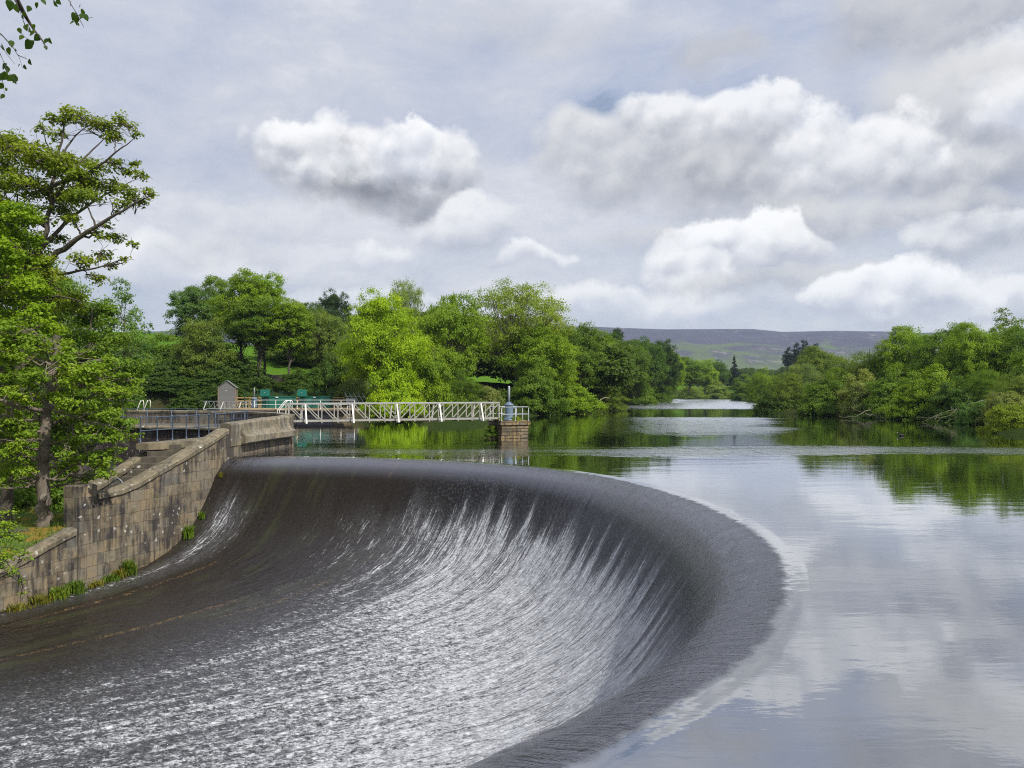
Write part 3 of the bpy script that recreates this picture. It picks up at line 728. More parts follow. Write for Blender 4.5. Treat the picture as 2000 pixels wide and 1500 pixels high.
# square pillar
ip = int(np.argmin(np.abs(y1 - 30.75))); pc = P1[ip]; tx = normals_r(P1)[ip]; ang = math.atan2(tx[1], tx[0])
def uvbox(name, c, size, rz, mat, parent, rough=0.03, nz=8, cap=0.0):
    hx_, hy_ = size[0] / 2, size[1] / 2; zs = list(np.linspace(c[2] - size[2] / 2, c[2] + size[2] / 2, nz))
    ring = [(-hx_, -hy_), (0, -hy_), (hx_, -hy_), (hx_, 0), (hx_, hy_), (0, hy_), (-hx_, hy_), (-hx_, 0)]; per = [0, hx_, 2 * hx_, 2 * hx_ + hy_, 2 * hx_ + 2 * hy_, 3 * hx_ + 2 * hy_, 4 * hx_ + 2 * hy_, 4 * hx_ + 3 * hy_]
    V = []; UV = []; k = 8
    for z in zs:
        for (x, y), p_ in zip(ring, per): V.append((c[0] + x * math.cos(rz) - y * math.sin(rz), c[1] + x * math.sin(rz) + y * math.cos(rz), z)); UV.append((p_, z))
    m_ = len(zs)
    if cap:
        for (x, y), p_ in zip(ring, per): x *= .8; y *= .8; V.append((c[0] + x * math.cos(rz) - y * math.sin(rz), c[1] + x * math.sin(rz) + y * math.cos(rz), zs[-1] + cap)); UV.append((p_, zs[-1] + cap))
        m_ += 1
    V = np.array(V); UV = np.array(UV)
    V = V + (np.stack([fbm(V[:, 0] * 3 + V[:, 2], V[:, 1] * 3, 3), fbm(V[:, 1] * 3 + V[:, 2] * 2, V[:, 0] * 3, 3), fbm(V[:, 0] * 2, V[:, 1] * 2 + V[:, 2], 3)], 1) - .44) * rough
    i = np.arange(m_ - 1)[:, None] * k; j = np.arange(k)[None]; j2 = (j + 1) % k
    f = np.stack([i + j, i + j2, i + k + j2, i + k + j], -1).reshape(-1, 4)
    return link(name, mesh_np(name, V, [f, np.array([list(range(k))[::-1]]), np.array([list(range((m_ - 1) * k, m_ * k))])], uv=UV), mat, parent)
place(uvbox('pillar', (pc[0] - tx[0] * .30, pc[1] - tx[1] * .30, -3.3), (0.78, 0.78, 5.7), ang, M['wall_stone'], wall, cap=0.05), wall)
# curved parapet with coved ledge over the pool
Pp = P1[y1 >= 38.55]
def prof_p(i, u):
    y = Pp[i, 1]; t_ = top1(max(y, 38.7)); e = 1.0
    return [(0.02, 0.9), (0.02, t_ - .08), (-.04, t_), (-.5, t_ + .03), (-.58, t_ - .05), (-.58, .5), (0.02, .5)]
place(sweep('parapet', Pp, prof_p, M['parapet_stone'], wall, rough=0.04), wall)
Pl = P1[y1 >= 39.7]
place(sweep('cove_ledge', Pl, lambda i, u: [(-0.2, .56), (.34, .58), (.37, .62), (.37, .90), (.30, .93), (.19, .98), (.10, 1.06), (.05, 1.17), (.028, 1.32), (-.2, 1.32)], M['parapet_stone'], wall, rough=0.035, u0=.6), wall)
Pf = P1[y1 >= 39.45]
place(sweep('pool_face', Pf, lambda i, u: vsub(-.02, (-4, .57), 8) + [(-.55, .57), (-.55, -4)], M['wall_stone'], wall, rough=0.04), wall)

# second flight wall and slab over the steps
P2 = resample([(-17.35, 32.9), (-16.9, 33.6), (-16.45, 34.9), (-15.95, 36.4)], 0.2)
fw = empty('flight_wall', (-16.5, 34.8, -4)); tag(fw, 'short sloping gritstone wall behind the training wall, below the round-ended slab', 'wall')
top2 = lambda y: np.interp(y, [32.9, 33.9, 36.4], [-.95, -.75, .34])
place(sweep('wall_body', P2, lambda i, u: vsub(0, (-6.5, top2(P2[i, 1]) - .15), 10) + [(-.5, top2(P2[i, 1]) - .15), (-.5, -6.5)], M['wall_stone'], fw, rough=.05), fw)
place(sweep('coping', P2, lambda i, u: [(.07, top2(P2[i, 1]) - .17), (.08, top2(P2[i, 1])), (-.25, top2(P2[i, 1]) + .06), (-.58, top2(P2[i, 1])), (-.57, top2(P2[i, 1]) - .17)], M['coping_stone'], fw, rough=.04), fw)
# landing slab (walkway) between the parapet and the blue railing
R2 = resample([(-16.2, 35.9), (-15.8, 37.3), (-15.45, 38.7), (-15.15, 40.2), (-14.95, 42), (-14.95, 44), (-15.1, 46), (-15.35, 48.2)], 0.25)
wk = empty('landing', (-15, 41, 0)); tag(wk, 'pale stone landing with rounded bullnose edge under the near blue railing', 'landing')
def prof_sl(i, u):
    e = max(.05, math.sqrt(max(0, 1 - (1 - min(1.0, (u + .02) / .55)) ** 2))); w = (1.75 if R2[i, 1] > 38 else 1.05) * (e ** .5)
    zb = .82
    return [(w, zb - .28), (w, zb), (-.12 * e, zb), (-.26 * e, zb - .04), (-.33 * e, zb - .13), (-.28 * e, zb - .23), (-.12 * e, zb - .27), (0, zb - .285), (0.04, zb - .29)]
place(sweep('slab', R2, prof_sl, M['coping_stone'], wk, smooth=False, rough=.02), wk)
place(sweep('abutment', R2[6:], lambda i, u: vsub(.10, (.545, -6.5), 10) + [(1.0, -6.5), (1.0, .545)], M['wall_stone'], wk, rough=.04), wk)
b = MB()
for k in range(7):
    t = k / 7; yy_ = 36.5 - t * 3.1; xx_ = -15.15 - t * .55
    b.box((xx_, yy_, .72 - k * .235 - .6), (1.05, .46, 1.2), rz=.1)
place(b.build('stair', M['coping_stone'], wk), wk)
p2 = empty('gate_pillar', (-17.1, 34.6, -4)); tag(p2, 'low square stone pillar with flat cap beside the little iron gate', 'pillar')
place(uvbox('shaft', (-17.1, 34.6, -3.6), (.6, .6, 5.6), .15, M['wall_stone'], p2), p2)
place(uvbox('cap', (-17.1, 34.6, -.73), (.78, .78, .16), .15, M['coping_stone'], p2, nz=2, cap=.05), p2)
# little iron gate
ga, gb = np.array((-16.5, 34.1)), np.array((-15.45, 33.2))
gt = empty('iron_gate', (ga[0], ga[1], -1.4)); tag(gt, 'small arched pale metal gate between the low pillar and the sloping wall', 'gate')
b = MB(); fr_ = []
for k in range(13):
    t = k / 12; q = ga + (gb - ga) * t; zt = -1.05 + .58 * math.sin(math.pi * (.12 + .80 * t)) ** .7
    fr_.append((q[0], q[1], zt))
fr_ = [(ga[0], ga[1], -1.6)] + fr_ + [(gb[0], gb[1], -1.6)]
b.tube(fr_, .022, 6); place(b.build('frame', M['galv'], gt), gt)
b = MB()
for k in range(1, 12):
    q = fr_[k + 1]; b.tube([(q[0], q[1], -1.6), (q[0], q[1], q[2])], .009, 5)
place(b.build('bars', M['galv'], gt), gt)

# basin beyond: dark wall, bullnose coping, walkway, upper wall
P3 = resample([(-52, 58.5), (-38, 57.2), (-27, 55.5), (-20, 53.2), (-16.6, 50.6), (-15.5, 48.4)], 0.5)
bw = empty('basin_wall', (-26, 55, -4)); tag(bw, 'dark wet masonry wall of the sunken basin with pale rounded coping on top', 'wall')
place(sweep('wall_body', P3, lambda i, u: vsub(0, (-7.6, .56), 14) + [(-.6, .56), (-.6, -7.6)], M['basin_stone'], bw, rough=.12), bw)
place(sweep('coping', P3, lambda i, u: [(-.5, .56), (.04, .56), (.18, .60), (.24, .68), (.22, .78), (.12, .84), (-.5, .85)], M['coping_stone'], bw, rough=.02), bw)
P4 = resample([(-52, 62.4), (-36, 61.2), (-26.5, 59.6), (-19.4, 57.4), (-15.5, 53.8), (-13.7, 49.8), (-13.1, 46.9), (-12.8, 46.35)], 0.4)
uw = empty('upper_wall', (-26, 60, -1)); tag(uw, 'grey streaked upper wall curving round the basin behind the far blue railing', 'wall')
t4 = lambda y: np.interp(y, [46, 50, 56, 62], [1.70, 1.70, 1.70, 1.72])
place(sweep('wall_body', P4, lambda i, u: vsub(0, (-4, t4(P4[i, 1]) - .12), 8) + [(-.6, t4(P4[i, 1]) - .12), (-.6, -4)], M['upper_stone'], uw, rough=.05), uw)
place(sweep('coping', P4, lambda i, u: [(.05, t4(P4[i, 1]) - .13), (.06, t4(P4[i, 1])), (-.3, t4(P4[i, 1]) + .04), (-.66, t4(P4[i, 1])), (-.65, t4(P4[i, 1]) - .13)], M['parapet_stone'], uw, rough=.03), uw)
V = []; F = []
Q3 = resample(P3, 1.0); Q3 = np.stack([np.interp(np.linspace(0, 1, 50), np.linspace(0, 1, len(P3)), P3[:, k]) for k in (0, 1)], 1)
Q4 = np.stack([np.interp(np.linspace(0, 1, 50), np.linspace(0, 1, len(P4)), P4[:, k]) for k in (0, 1)], 1)
for a_, b_ in zip(Q3, Q4): V += [(a_[0], a_[1], .845), (b_[0], b_[1], .845), (a_[0], a_[1], -.5), (b_[0], b_[1], -.5)]
F = [(i * 4, i * 4 + 4, i * 4 + 5, i * 4 + 1) for i in range(49)]
tag(MB().raw(V, F).build('walkway', M['coping_stone']), kind='structure')

# ------------------------------------------------------------------ railings
def railing(name, P, z0, label, posts, mat, h=1.1, mid=.52, group=None, ball=True, pr=.029, rr=.021):
    P = np.asarray(P, float); u = path_len(P)
    r = empty(name, (P[0, 0], P[0, 1], z0)); tag(r, label, 'railing', group)
    f = lambda q: np.array([np.interp(q, u, P[:, 0]), np.interp(q, u, P[:, 1])])
    def bld(b, nm): o = b.build(nm, mat, r, smooth=True); place(o, r); return o
    for q in posts:
        c = f(q); b = MB()
        prof = [(pr * 2.1, 0), (pr * 2.1, .03), (pr * 1.25, .06), (pr, .12), (pr * .95, h - .05)]
        if ball: prof += [(pr * 1.5, h - .03), (pr * 1.6, h), (pr * 1.4, h + .035), (pr * .5, h + .06)]
        b.lathe(prof, (c[0], c[1], z0), 10); bld(b, 'post')
    uu = np.linspace(min(posts), max(posts), 60)
    for zz in (h, mid):
        b = MB(); b.tube([(*f(q), z0 + zz) for q in uu], rr, 8); bld(b, 'rail')
    return r
R2u = path_len(R2)[-1]
railing('railing', R2, .82, 'near blue railing with ball-topped posts on the rounded stone landing', [.18, 1.25, 2.3, 3.35, 4.4, 5.4, 6.4, 7.4, 8.5, 9.6, 10.7, 11.8, R2u - .05], M['blue_paint'])
P3r = P3 + normals_r(P3) * -.12
n3 = path_len(P3r)[-1]
railing('railing', P3r, .85, 'far thin blue railing on the coping of the dark basin wall', list(np.arange(1, n3 - .2, 1.95)), M['blue_paint'], pr=.03, rr=.02, ball=False, mid=.55)

# ------------------------------------------------------------------ footbridges
def footbridge(label, A, B, zb, zt, npan, width, out_at, mat, group):
    A = np.array(A, float); B = np.array(B, float); d = B - A; Ln = np.linalg.norm(d); d /= Ln
    n = np.array((d[1], -d[0]))                                    # towards the camera side
    r = empty('footbridge', (A[0], A[1], zb)); tag(r, label, 'footbridge', group)
    q = lambda s, o_, z: (A[0] + d[0] * s + n[0] * o_, A[1] + d[1] * s + n[1] * o_, z)
    hlf = npan / 2.0; w = Ln / npan
    for side in (width / 2, -width / 2):
        b = MB()
        b.bar(q(0, side, zt - .03), q(Ln, side, zt - .03), .09, .055); b.bar(q(0, side, zb + .06), q(Ln, side, zb + .06), .09, .12)
        for k in range(npan + 1):
            b.bar(q(k * w, side, zb + .12), q(k * w, side, zt - .05), .06 if k not in (0, npan) else .09, .05, up=(n[0], n[1], 0))
        for k in range(npan):
            if k < hlf: b.bar(q(k * w + .06, side, zt - .08), q((k + 1) * w - .05, side, zb + .14), .052, .04, up=(n[0], n[1], 0))
            else: b.bar(q(k * w + .06, side, zb + .14), q((k + 1) * w - .05, side, zt - .08), .052, .04, up=(n[0], n[1], 0))
        place(b.build('truss', mat, r), r)
        b = MB(); b.bar(q(-.05, side, zt + .02), q(Ln + .05, side, zt + .02), .10, .03); place(b.build('handrail', M['galv'], r), r)
    b = MB()
    for k in range(int(Ln / .16)): b.bar(q(k * .16 + .08, -width / 2 + .05, zb + .035), q(k * .16 + .08, width / 2 - .05, zb + .035), .145, .04)
    place(b.build('deck', M['deck_timber'], r), r)
    b = MB()
    for k in range(npan + 1): b.bar(q(k * w, -width / 2 - (.05), zb - .04), q(k * w, width / 2 + .05, zb - .04), .06, .08)
    place(b.build('cross_beams', mat, r), r)
    for s in out_at:
        for sg in (1, -1):
            b = MB(); b.bar(q(s, sg * (width / 2 + .05), zt - .06), q(s, sg * (width / 2 + .46), zb - .08), .085, .06); b.bar(q(s, sg * width / 2, zb - .06), q(s, sg * (width / 2 + .48), zb - .06), .06, .07)
            place(b.build('outrigger', M['white_paint'], r), r)
    return r
FBG = 'cream lattice footbridges over the water'
footbridge('long cream lattice footbridge crossing the water to the valve pier', (-13.25, 48.9), (-1.05, 54.7), 1.27, 2.36, 14, .95, [.95, 3.75, 6.55, 9.35, 12.2], M['grey_paint'], FBG)
footbridge('far cream lattice footbridge with crossing braces, left of the blue valve column by the tanks', (-49.4, 112), (-30.3, 96), 1.02, 1.98, 22, 1.1, [1.2, 5.0, 8.8, 12.6, 16.4, 20.2, 24], M['white_paint'], FBG)

# ------------------------------------------------------------------ valve pier and valve columns
pr_ = empty('pier', (-.2, 55.3, 0)); tag(pr_, 'square yellow stone pier standing in the water at the footbridge end', 'pier')
PA = rad(24)
place(uvbox('shaft', (-.2, 55.3, -1.05), (1.95, 1.95, 3.9), PA, M['pier_stone'], pr_, rough=.10, nz=14), pr_)
place(uvbox('cap', (-.2, 55.3, 1.02), (2.14, 2.14, .26), PA, M['pier_stone'], pr_, rough=.10, nz=3), pr_)
def valve(label, c, sc=1.0):
    r = empty('valve_column', c); tag(r, label, 'valve column', 'blue-grey valve columns'); r.scale = (sc, sc, sc)
    mb = MB().lathe([(.40, 0), (.40, .05), (.33, .10), (.285, .30), (.275, .95), (.275, .98)], n=28); mb.build('drum', M['valve_paint'], r, smooth=True, bevel=0)
    MB().lathe([(.30, .98), (.335, 1.0), (.335, 1.05), (.24, 1.10), (.13, 1.20), (.085, 1.24)], n=28).build('hood', M['valve_paint'], r, smooth=True)
    MB().lathe([(.078, 1.2), (.078, 2.22), (.065, 2.27), (.03, 2.30)], n=16).build('spindle_tube', M['galv'], r, smooth=True)
    MB().box((.36, -.02, .86), (.22, .16, .14)).tube([(.46, -.02, .86), (.52, -.02, .86)], .05, 10).build('gearbox', M['valve_paint'], r, bevel=.015)
    return r
valve('blue valve column with tall spindle tube standing on the stone pier', (-.2, 55.3, 1.15))
valve('smaller-looking blue valve column at the right end of the far footbridge', (-29.6, 95.3, 1.28), 1.0)
# pier railing
c0 = np.array((-.2, 55.3)); ex_ = np.array((math.cos(PA), math.sin(PA))); ey_ = np.array((-math.sin(PA), math.cos(PA)))
cs = [c0 - ex_ * .98 - ey_ * .98, c0 + ex_ * .98 - ey_ * .98, c0 + ex_ * .98 + ey_ * .98, c0 - ex_ * .98 + ey_ * .98]
railing('railing', cs, 1.14, 'blue-grey tube railing round the top of the stone pier', [.02, 1.0, 1.96, 2.9, 3.92, 5.0, 5.86], M['galv'], h=.92, mid=.45, ball=False, pr=.024, rr=.02)

# ------------------------------------------------------------------ works platform
quay = empty('quay', (-24, 92, 0)); tag(quay, 'low stone quay with dark intake opening below the green tanks', 'quay')
b = MB(); b.box((-37, 91.35, -1.0), (38, .7, 4.0)); place(b.build('quay_wall', M['coping_stone'], quay), quay)
b = MB(); b.box((-24.5, 90.98, 1.06), (14.5, .8, .16)); place(b.build('edge_beam', M['parapet_stone'], quay), quay)
b = MB(); b.box((-21.6, 90.93, .32), (3.9, .12, 1.0)); place(b.build('intake', M['opening_shade'], quay), quay)  # solid near-black panel: the shade inside the opening is put into its colour
for x_ in (-16.8, -25.2): place(MB().box((x_, 91.1, .7), (.25, .5, 1.0)).build('guide_post', M['white_paint'], quay), quay)
def tank(label, px0, px1, D):
    x0, x1 = pt(px0, D)[0], pt(px1, D)[0]; c = (x0 + x1) / 2; w = x1 - x0; z0 = 1.28
    r = empty('tank', (c, D + .8, z0)); tag(r, label, 'tank', 'green enclosure tanks on the platform')
    b = MB(); b.box((0, 0, .62), (w, 1.5, 1.24)); b.build('casing', M['green_paint'], r, bevel=.02)
    b = MB(); b.box((0, 0, 1.27), (w + .1, 1.62, .06)); b.box((0, -.76, .62), (w + .02, .03, .05)); b.build('lid', M['green_paint'], r, bevel=.01)
    b = MB(); b.box((0, -.83, 1.20), (.28, .02, .12)); b.build('plate', M['label_white'], r)
    b = MB(); b.box((-w / 2 + .03, -.86, 1.06), (.10, .08, .18)); b.build('lamp', M['label_white'], r, bevel=.01)
    return r
tank('left green tank with the arched ladder rail in front', 511, 571, 94.0)
tank('right green tank beside the pale timber fence end', 585, 644, 94.0)
def cabinet(label, px, D):
    c = at(px, 790, D); r = empty('cabinet', (c[0], D + .3, 1.28)); tag(r, label, 'cabinet', 'green control cabinets')
    b = MB(); b.box((0, 0, 1.68), (.98, .55, .78)); b.build('casing', M['green_paint'], r, bevel=.03)
    for sx_ in (-.36, .36):
        b = MB(); b.box((sx_, .1, .66), (.09, .09, 1.3)); b.build('leg', M['dark_green'], r)
    b = MB(); b.box((.04, -.29, 1.72), (.05, .03, .05)); b.build('handle', M['label_white'], r)
    return r
cabinet('green control cabinet over the left end of the left tank', 516, 93.2)
cabinet('green control cabinet over the left end of the right tank', 588.5, 93.2)
# white rail along the quay
Pq = np.array([(pt(497, 92)[0], 92.0), (pt(700, 91.5)[0], 91.5)])
railing('railing', Pq, 1.2, 'white tube railing along the quay in front of the green tanks', [0, 2.4, 4.8, 7.4, 9.7, 11.2], M['white_paint'], h=.98, mid=.5, ball=False, pr=.032, rr=.028)
# ladder hoops
def hoops(label, A, z0, ht, sep, gap, d):
    r = empty('ladder_rail', (A[0], A[1], z0)); tag(r, label, 'ladder', 'arched ladder rails')
    A = np.array(A, float); d = np.array(d, float); d /= np.linalg.norm(d); n = np.array((-d[1], d[0]))
    for s in (0, sep):
        o_ = A + n * s
        P_ = [(*(o_), z0), (*(o_), z0 + ht * .35), (*(o_ + d * gap * .45), z0 + ht * .85), (*(o_ + d * gap * .62), z0 + ht * .99), (*(o_ + d * gap * .9), z0 + ht), (*(o_ + d * gap), z0 + ht * .88), (*(o_ + d * gap), z0 + ht * .5)]
        b = MB().tube(P_, .03, 8); place(b.build('hoop', M['white_paint'], r, smooth=True), r)
    for k in range(4): place(MB().tube([(*(A), z0 - .3 - .28 * k), (*(A + n * sep), z0 - .3 - .28 * k)], .018, 6).build('rung', M['white_paint'], r), r)
hoops('arched white ladder rail at the curved wall end before the left tank', (-14.75, 52.6), 1.55, .95, .45, .85, (.85, .5))
hoops('arched white ladder rail at the left end of the far footbridge', (-27.6, 61.0), 1.2, 1.25, 1.5, .5, (1.0, .1))
# shed
D = 101; sh = empty('shed', (pt(445, D)[0], D, 1.28)); tag(sh, 'small weathered timber shed with a pitched felt roof', 'shed'); sh.rotation_euler.z = rad(-22 + 34)
b = MB(); w_, l_, h_ = 2.0, 1.75, 2.35
b.raw([(-w_ / 2, -l_ / 2, -.6), (w_ / 2, -l_ / 2, -.6), (w_ / 2, l_ / 2, -.6), (-w_ / 2, l_ / 2, -.6), (-w_ / 2, -l_ / 2, h_), (w_ / 2, -l_ / 2, h_), (w_ / 2, l_ / 2, h_), (-w_ / 2, l_ / 2, h_), (0, -l_ / 2, h_ + .78), (0, l_ / 2, h_ + .78)],
      [(0, 1, 5, 8, 4), (1, 2, 6, 5), (2, 3, 7, 9, 6), (3, 0, 4, 7), (0, 3, 2, 1)]); b.build('wall', M['boards'], sh)
b = MB()
for sg in (-1, 1): b.bar((0, -l_ / 2 - .12, 0), (0, l_ / 2 + .12, 0), .01); b.v.pop(); b.f = b.f[:-6]; b.n -= 8; b.raw([(0, -l_ / 2 - .12, h_ + .82), (0, l_ / 2 + .12, h_ + .82), (sg * (w_ / 2 + .14), l_ / 2 + .12, h_ - .08), (sg * (w_ / 2 + .14), -l_ / 2 - .12, h_ - .08), (0, -l_ / 2 - .12, h_ + .88), (0, l_ / 2 + .12, h_ + .88), (sg * (w_ / 2 + .14), l_ / 2 + .12, h_ - .02), (sg * (w_ / 2 + .14), -l_ / 2 - .12, h_ - .02)], [(0, 1, 2, 3), (4, 7, 6, 5), (0, 3, 7, 4), (2, 1, 5, 6), (3, 2, 6, 7), (0, 4, 5, 1)])
b.build('roof', M['roof_felt'], sh)
b = MB(); b.box((-.1, -l_ / 2 - .02, 1.95), (.12, .03, .09)); b.build('plate', M['label_white'], sh)
for sx_ in (-1, 1):
    for sy_ in (-1, 1): MB().box((sx_ * w_ / 2, sy_ * l_ / 2, h_ / 2), (.09, .09, h_)).build('corner_post', M['deck_timber'], sh)
# timber fence and green mesh posts
tf = empty('timber_fence', (pt(560, 99)[0], 99, 1.28)); tag(tf, 'pale new timber rail fence running behind the green tanks', 'fence')
b0 = MB(); b1 = MB(); xa, xb = pt(462, 99)[0], pt(672, 99)[0]
for k in range(9): place(MB().box((xa + (xb - xa) * k / 8, 99, 1.28 + .6), (.11, .11, 1.25)).build('post', M['new_timber'], tf), tf)
for zz in (.35, .75, 1.12): place(MB().box(((xa + xb) / 2, 98.92, 1.28 + zz), (xb - xa, .045, .13)).build('rail', M['new_timber'], tf), tf)
mf = empty('mesh_fence', (pt(560, 97.5)[0], 97.5, 1.28)); tag(mf, 'thin dark green post-and-mesh fence rising above the tanks', 'fence')
for px in (478, 503, 528, 533, 547, 552, 577, 620, 631, 648):
    b = MB(); c = pt(px, 97.5); b.box((c[0], 97.5, 2.28), (.09, .09, 2.0)); place(b.build('post', M['dark_green'], mf), mf)
b = MB(); xa, xb = pt(478, 97.5)[0], pt(648, 97.5)[0]
for k in range(int((xb - xa) / .2)): b.bar((xa + k * .2, 97.5, 1.3), (xa + k * .2, 97.5, 3.1), .008)
for k in range(10): b.bar((xa, 97.48, 1.35 + k * .19), (xb, 97.48, 1.35 + k * .19), .008)
place(b.build('mesh_panel', M['dark_green'], mf), mf)
# grey sluice screen beside the fence, slanting struts
ss_ = empty('screen_rack', (pt(682, 96)[0], 96, 1.3)); tag(ss_, 'slanting grey metal screen rack right of the timber fence', 'screen rack')
b = MB(); x_ = pt(682, 96)[0]
for k in range(5): b.bar((x_ - .5 + k * .5, 96, 3.0), (x_ + .6 + k * .5, 95.2, 1.4), .05)
b.bar((x_ - .5, 96, 2.6), (x_ + 1.8, 96, 2.5), .05); b.box((x_ + .3, 95.8, 2.0), (1.2, .1, .7), rz=.2); place(b.build('bars', M['galv'], ss_), ss_)
# dark dry-stone field wall
P5 = resample([pt(300, 112)[:2], pt(430, 113)[:2], pt(520, 114)[:2], pt(600, 113)[:2], pt(690, 112)[:2]], 0.7)
zf = gheight(P5[:, 0], P5[:, 1])
me_ = sweep('field_wall', P5, lambda i, u: [(.25, zf[i] - .6), (.25, zf[i] + .85), (0, zf[i] + 1.0), (-.25, zf[i] + .85), (-.25, zf[i] - .6)], M['basin_stone'], rough=.25)
tag(me_, 'dark mossy dry-stone wall along the foot of the green field', 'wall')
# pale track on the bank
tr = at(905, 699, 118)
_unused = MB().raw([at(893, 703, 130) + (0, 0, .0), at(902, 703, 128), at(935, 694, 136), at(918, 693, 138)], [(0, 1, 2, 3)])

# grass bank behind the wall
nb_u, nb_v = 50, 60
pu = P1[(y1 > 21.3) & (y1 < 34.5)]; pn = normals_r(P1)[(y1 > 21.3) & (y1 < 34.5)]
offs = np.concatenate([[.3], np.linspace(.6, 30, nb_v)])
GXb = pu[:, 0][:, None] - pn[:, 0][:, None] * offs[None]; GYb = pu[:, 1][:, None] - pn[:, 1][:, None] * offs[None]
wt_ = np.minimum(top1(pu[:, 1]), -1.95)[:, None]
GZb = wt_ + .02 + (-2.15 - wt_) * sstep(offs, .8, 3.5)[None] + 1.2 * sstep(offs, 6, 25)[None] + (fbm(GXb * .8, GYb * .8, 4) - .47) * .5 * sstep(offs, .5, 2)[None]
gi = np.arange(GXb.size).reshape(GXb.shape)
gf = np.stack([gi[:-1, :-1], gi[1:, :-1], gi[1:, 1:], gi[:-1, 1:]], -1).reshape(-1, 4)[:, ::-1]
def bank_mat():
    m, t, out = new_mat('mossy_grass')
    ge = t.n('ShaderNodeNewGeometry').outputs['Position']
    n1 = t.noise(ge, 0.8, 5, 0.6); n2 = t.noise(ge, 9, 5, 0.7)
    c = t.mix(n2, (0.05, 0.10, 0.012), (0.12, 0.20, 0.02)); c = t.mix(t.step(n1, 0.47, 0.60), c, (0.26, 0.17, 0.02))
    principled(t, out, Base_Color=c, Roughness=0.95, Normal=t.bump(n2, 0.8, 0.08)); return m
M['bank'] = bank_mat()
tag(link('grass_bank', mesh_np('grass_bank', np.stack([GXb, GYb, GZb], -1).reshape(-1, 3), gf, smooth=True), M['bank']), kind='structure')

# ------------------------------------------------------------------ trees
LEAF2D = {'broad': np.array([(0, -.5), (.32, -.05), (0, .5), (-.32, -.05)]), 'narrow': np.array([(0, -.5), (.16, 0), (0, .5), (-.16, 0)])}
def leaf_cloud(rng, centers, radii, per, leaf, kind='broad', up=0.45, tint_c=None, crown_c=None, sub=10, shell=.62, fuzz=.26):
    """centers (m,3), radii (m,3): leaf sprays gathered into small tufts on every clump -> verts, quads, tint"""
    Vs = []; Ts = []
    crown_c = centers.mean(0) if crown_c is None else np.asarray(crown_c)
    for k in range(len(centers)):
        c, r = centers[k], radii[k]
        n_ = int(per[k]);
        if n_ < 4: continue
        d = rng.normal(size=(sub, 3)); d /= np.linalg.norm(d, axis=1)[:, None]
        d[:, 2] = np.where(rng.rand(sub) < .55, np.abs(d[:, 2]), d[:, 2])
        sc = c + d * r * (shell + rng.rand(sub, 1) * (1.0 - shell) * 1.1)
        which = rng.randint(0, sub, n_)
        g = rng.normal(size=(n_, 3)) * fuzz
        P = sc[which] + g * r * np.array((1, 1, .75))
        out = (P - c) / r; out /= np.linalg.norm(out, axis=1)[:, None] + 1e-6
        oc = P - crown_c; oc /= np.linalg.norm(oc, axis=1)[:, None] + 1e-6
        N = out * .5 + oc * .35 + rng.normal(size=(n_, 3)) * .55; N[:, 2] += up
        N /= np.linalg.norm(N, axis=1)[:, None] + 1e-9
        A = np.cross(N, rng.normal(size=(n_, 3))); A /= np.linalg.norm(A, axis=1)[:, None] + 1e-9
        B = np.cross(N, A)
        s = leaf * (.6 + .8 * rng.rand(n_, 1))
        q = LEAF2D[kind]
        Vs.append((P[:, None] + s[:, None] * (q[None, :, 0:1] * A[:, None] + q[None, :, 1:2] * B[:, None]) + (np.array([0, .10, 0, .10])[None, :, None] * s[:, None] * N[:, None])).reshape(-1, 3))
        tc = tint_c[k] if tint_c is not None else rng.rand()
        tsub = rng.rand(sub)
        Ts.append(np.clip(tc * .45 + tsub[which] * .25 + rng.rand(n_) * .35 - .02, 0, 1))
    V = np.concatenate(Vs); T = np.concatenate(Ts)
    return V, np.arange(len(V)).reshape(-1, 4), T

def limb_path(rng, a, b, wob=.12, sag=0.15, n=7):
    a, b = np.array(a, float), np.array(b, float); L_ = np.linalg.norm(b - a)
    t = np.linspace(0, 1, n)[:, None]
    p = a + (b - a) * t
    p[:, 2] += (np.sin(t[:, 0] * math.pi) * sag * L_)
    w = rng.normal(size=(n, 3)) * wob * L_ * .3; w[0] = 0; w[-1] = 0
    return p + w
def wood_mesh(name, tubes, n=6):
    V = []; F = []; o_ = 0
    for (p, r) in tubes:
        k = n if np.max(r) > .08 else 4
        v, f = tube_np(p, r, k); V.append(v); F.append(f + o_); o_ += len(v)
    return mesh_np(name, np.concatenate(V), np.concatenate(F), smooth=True)

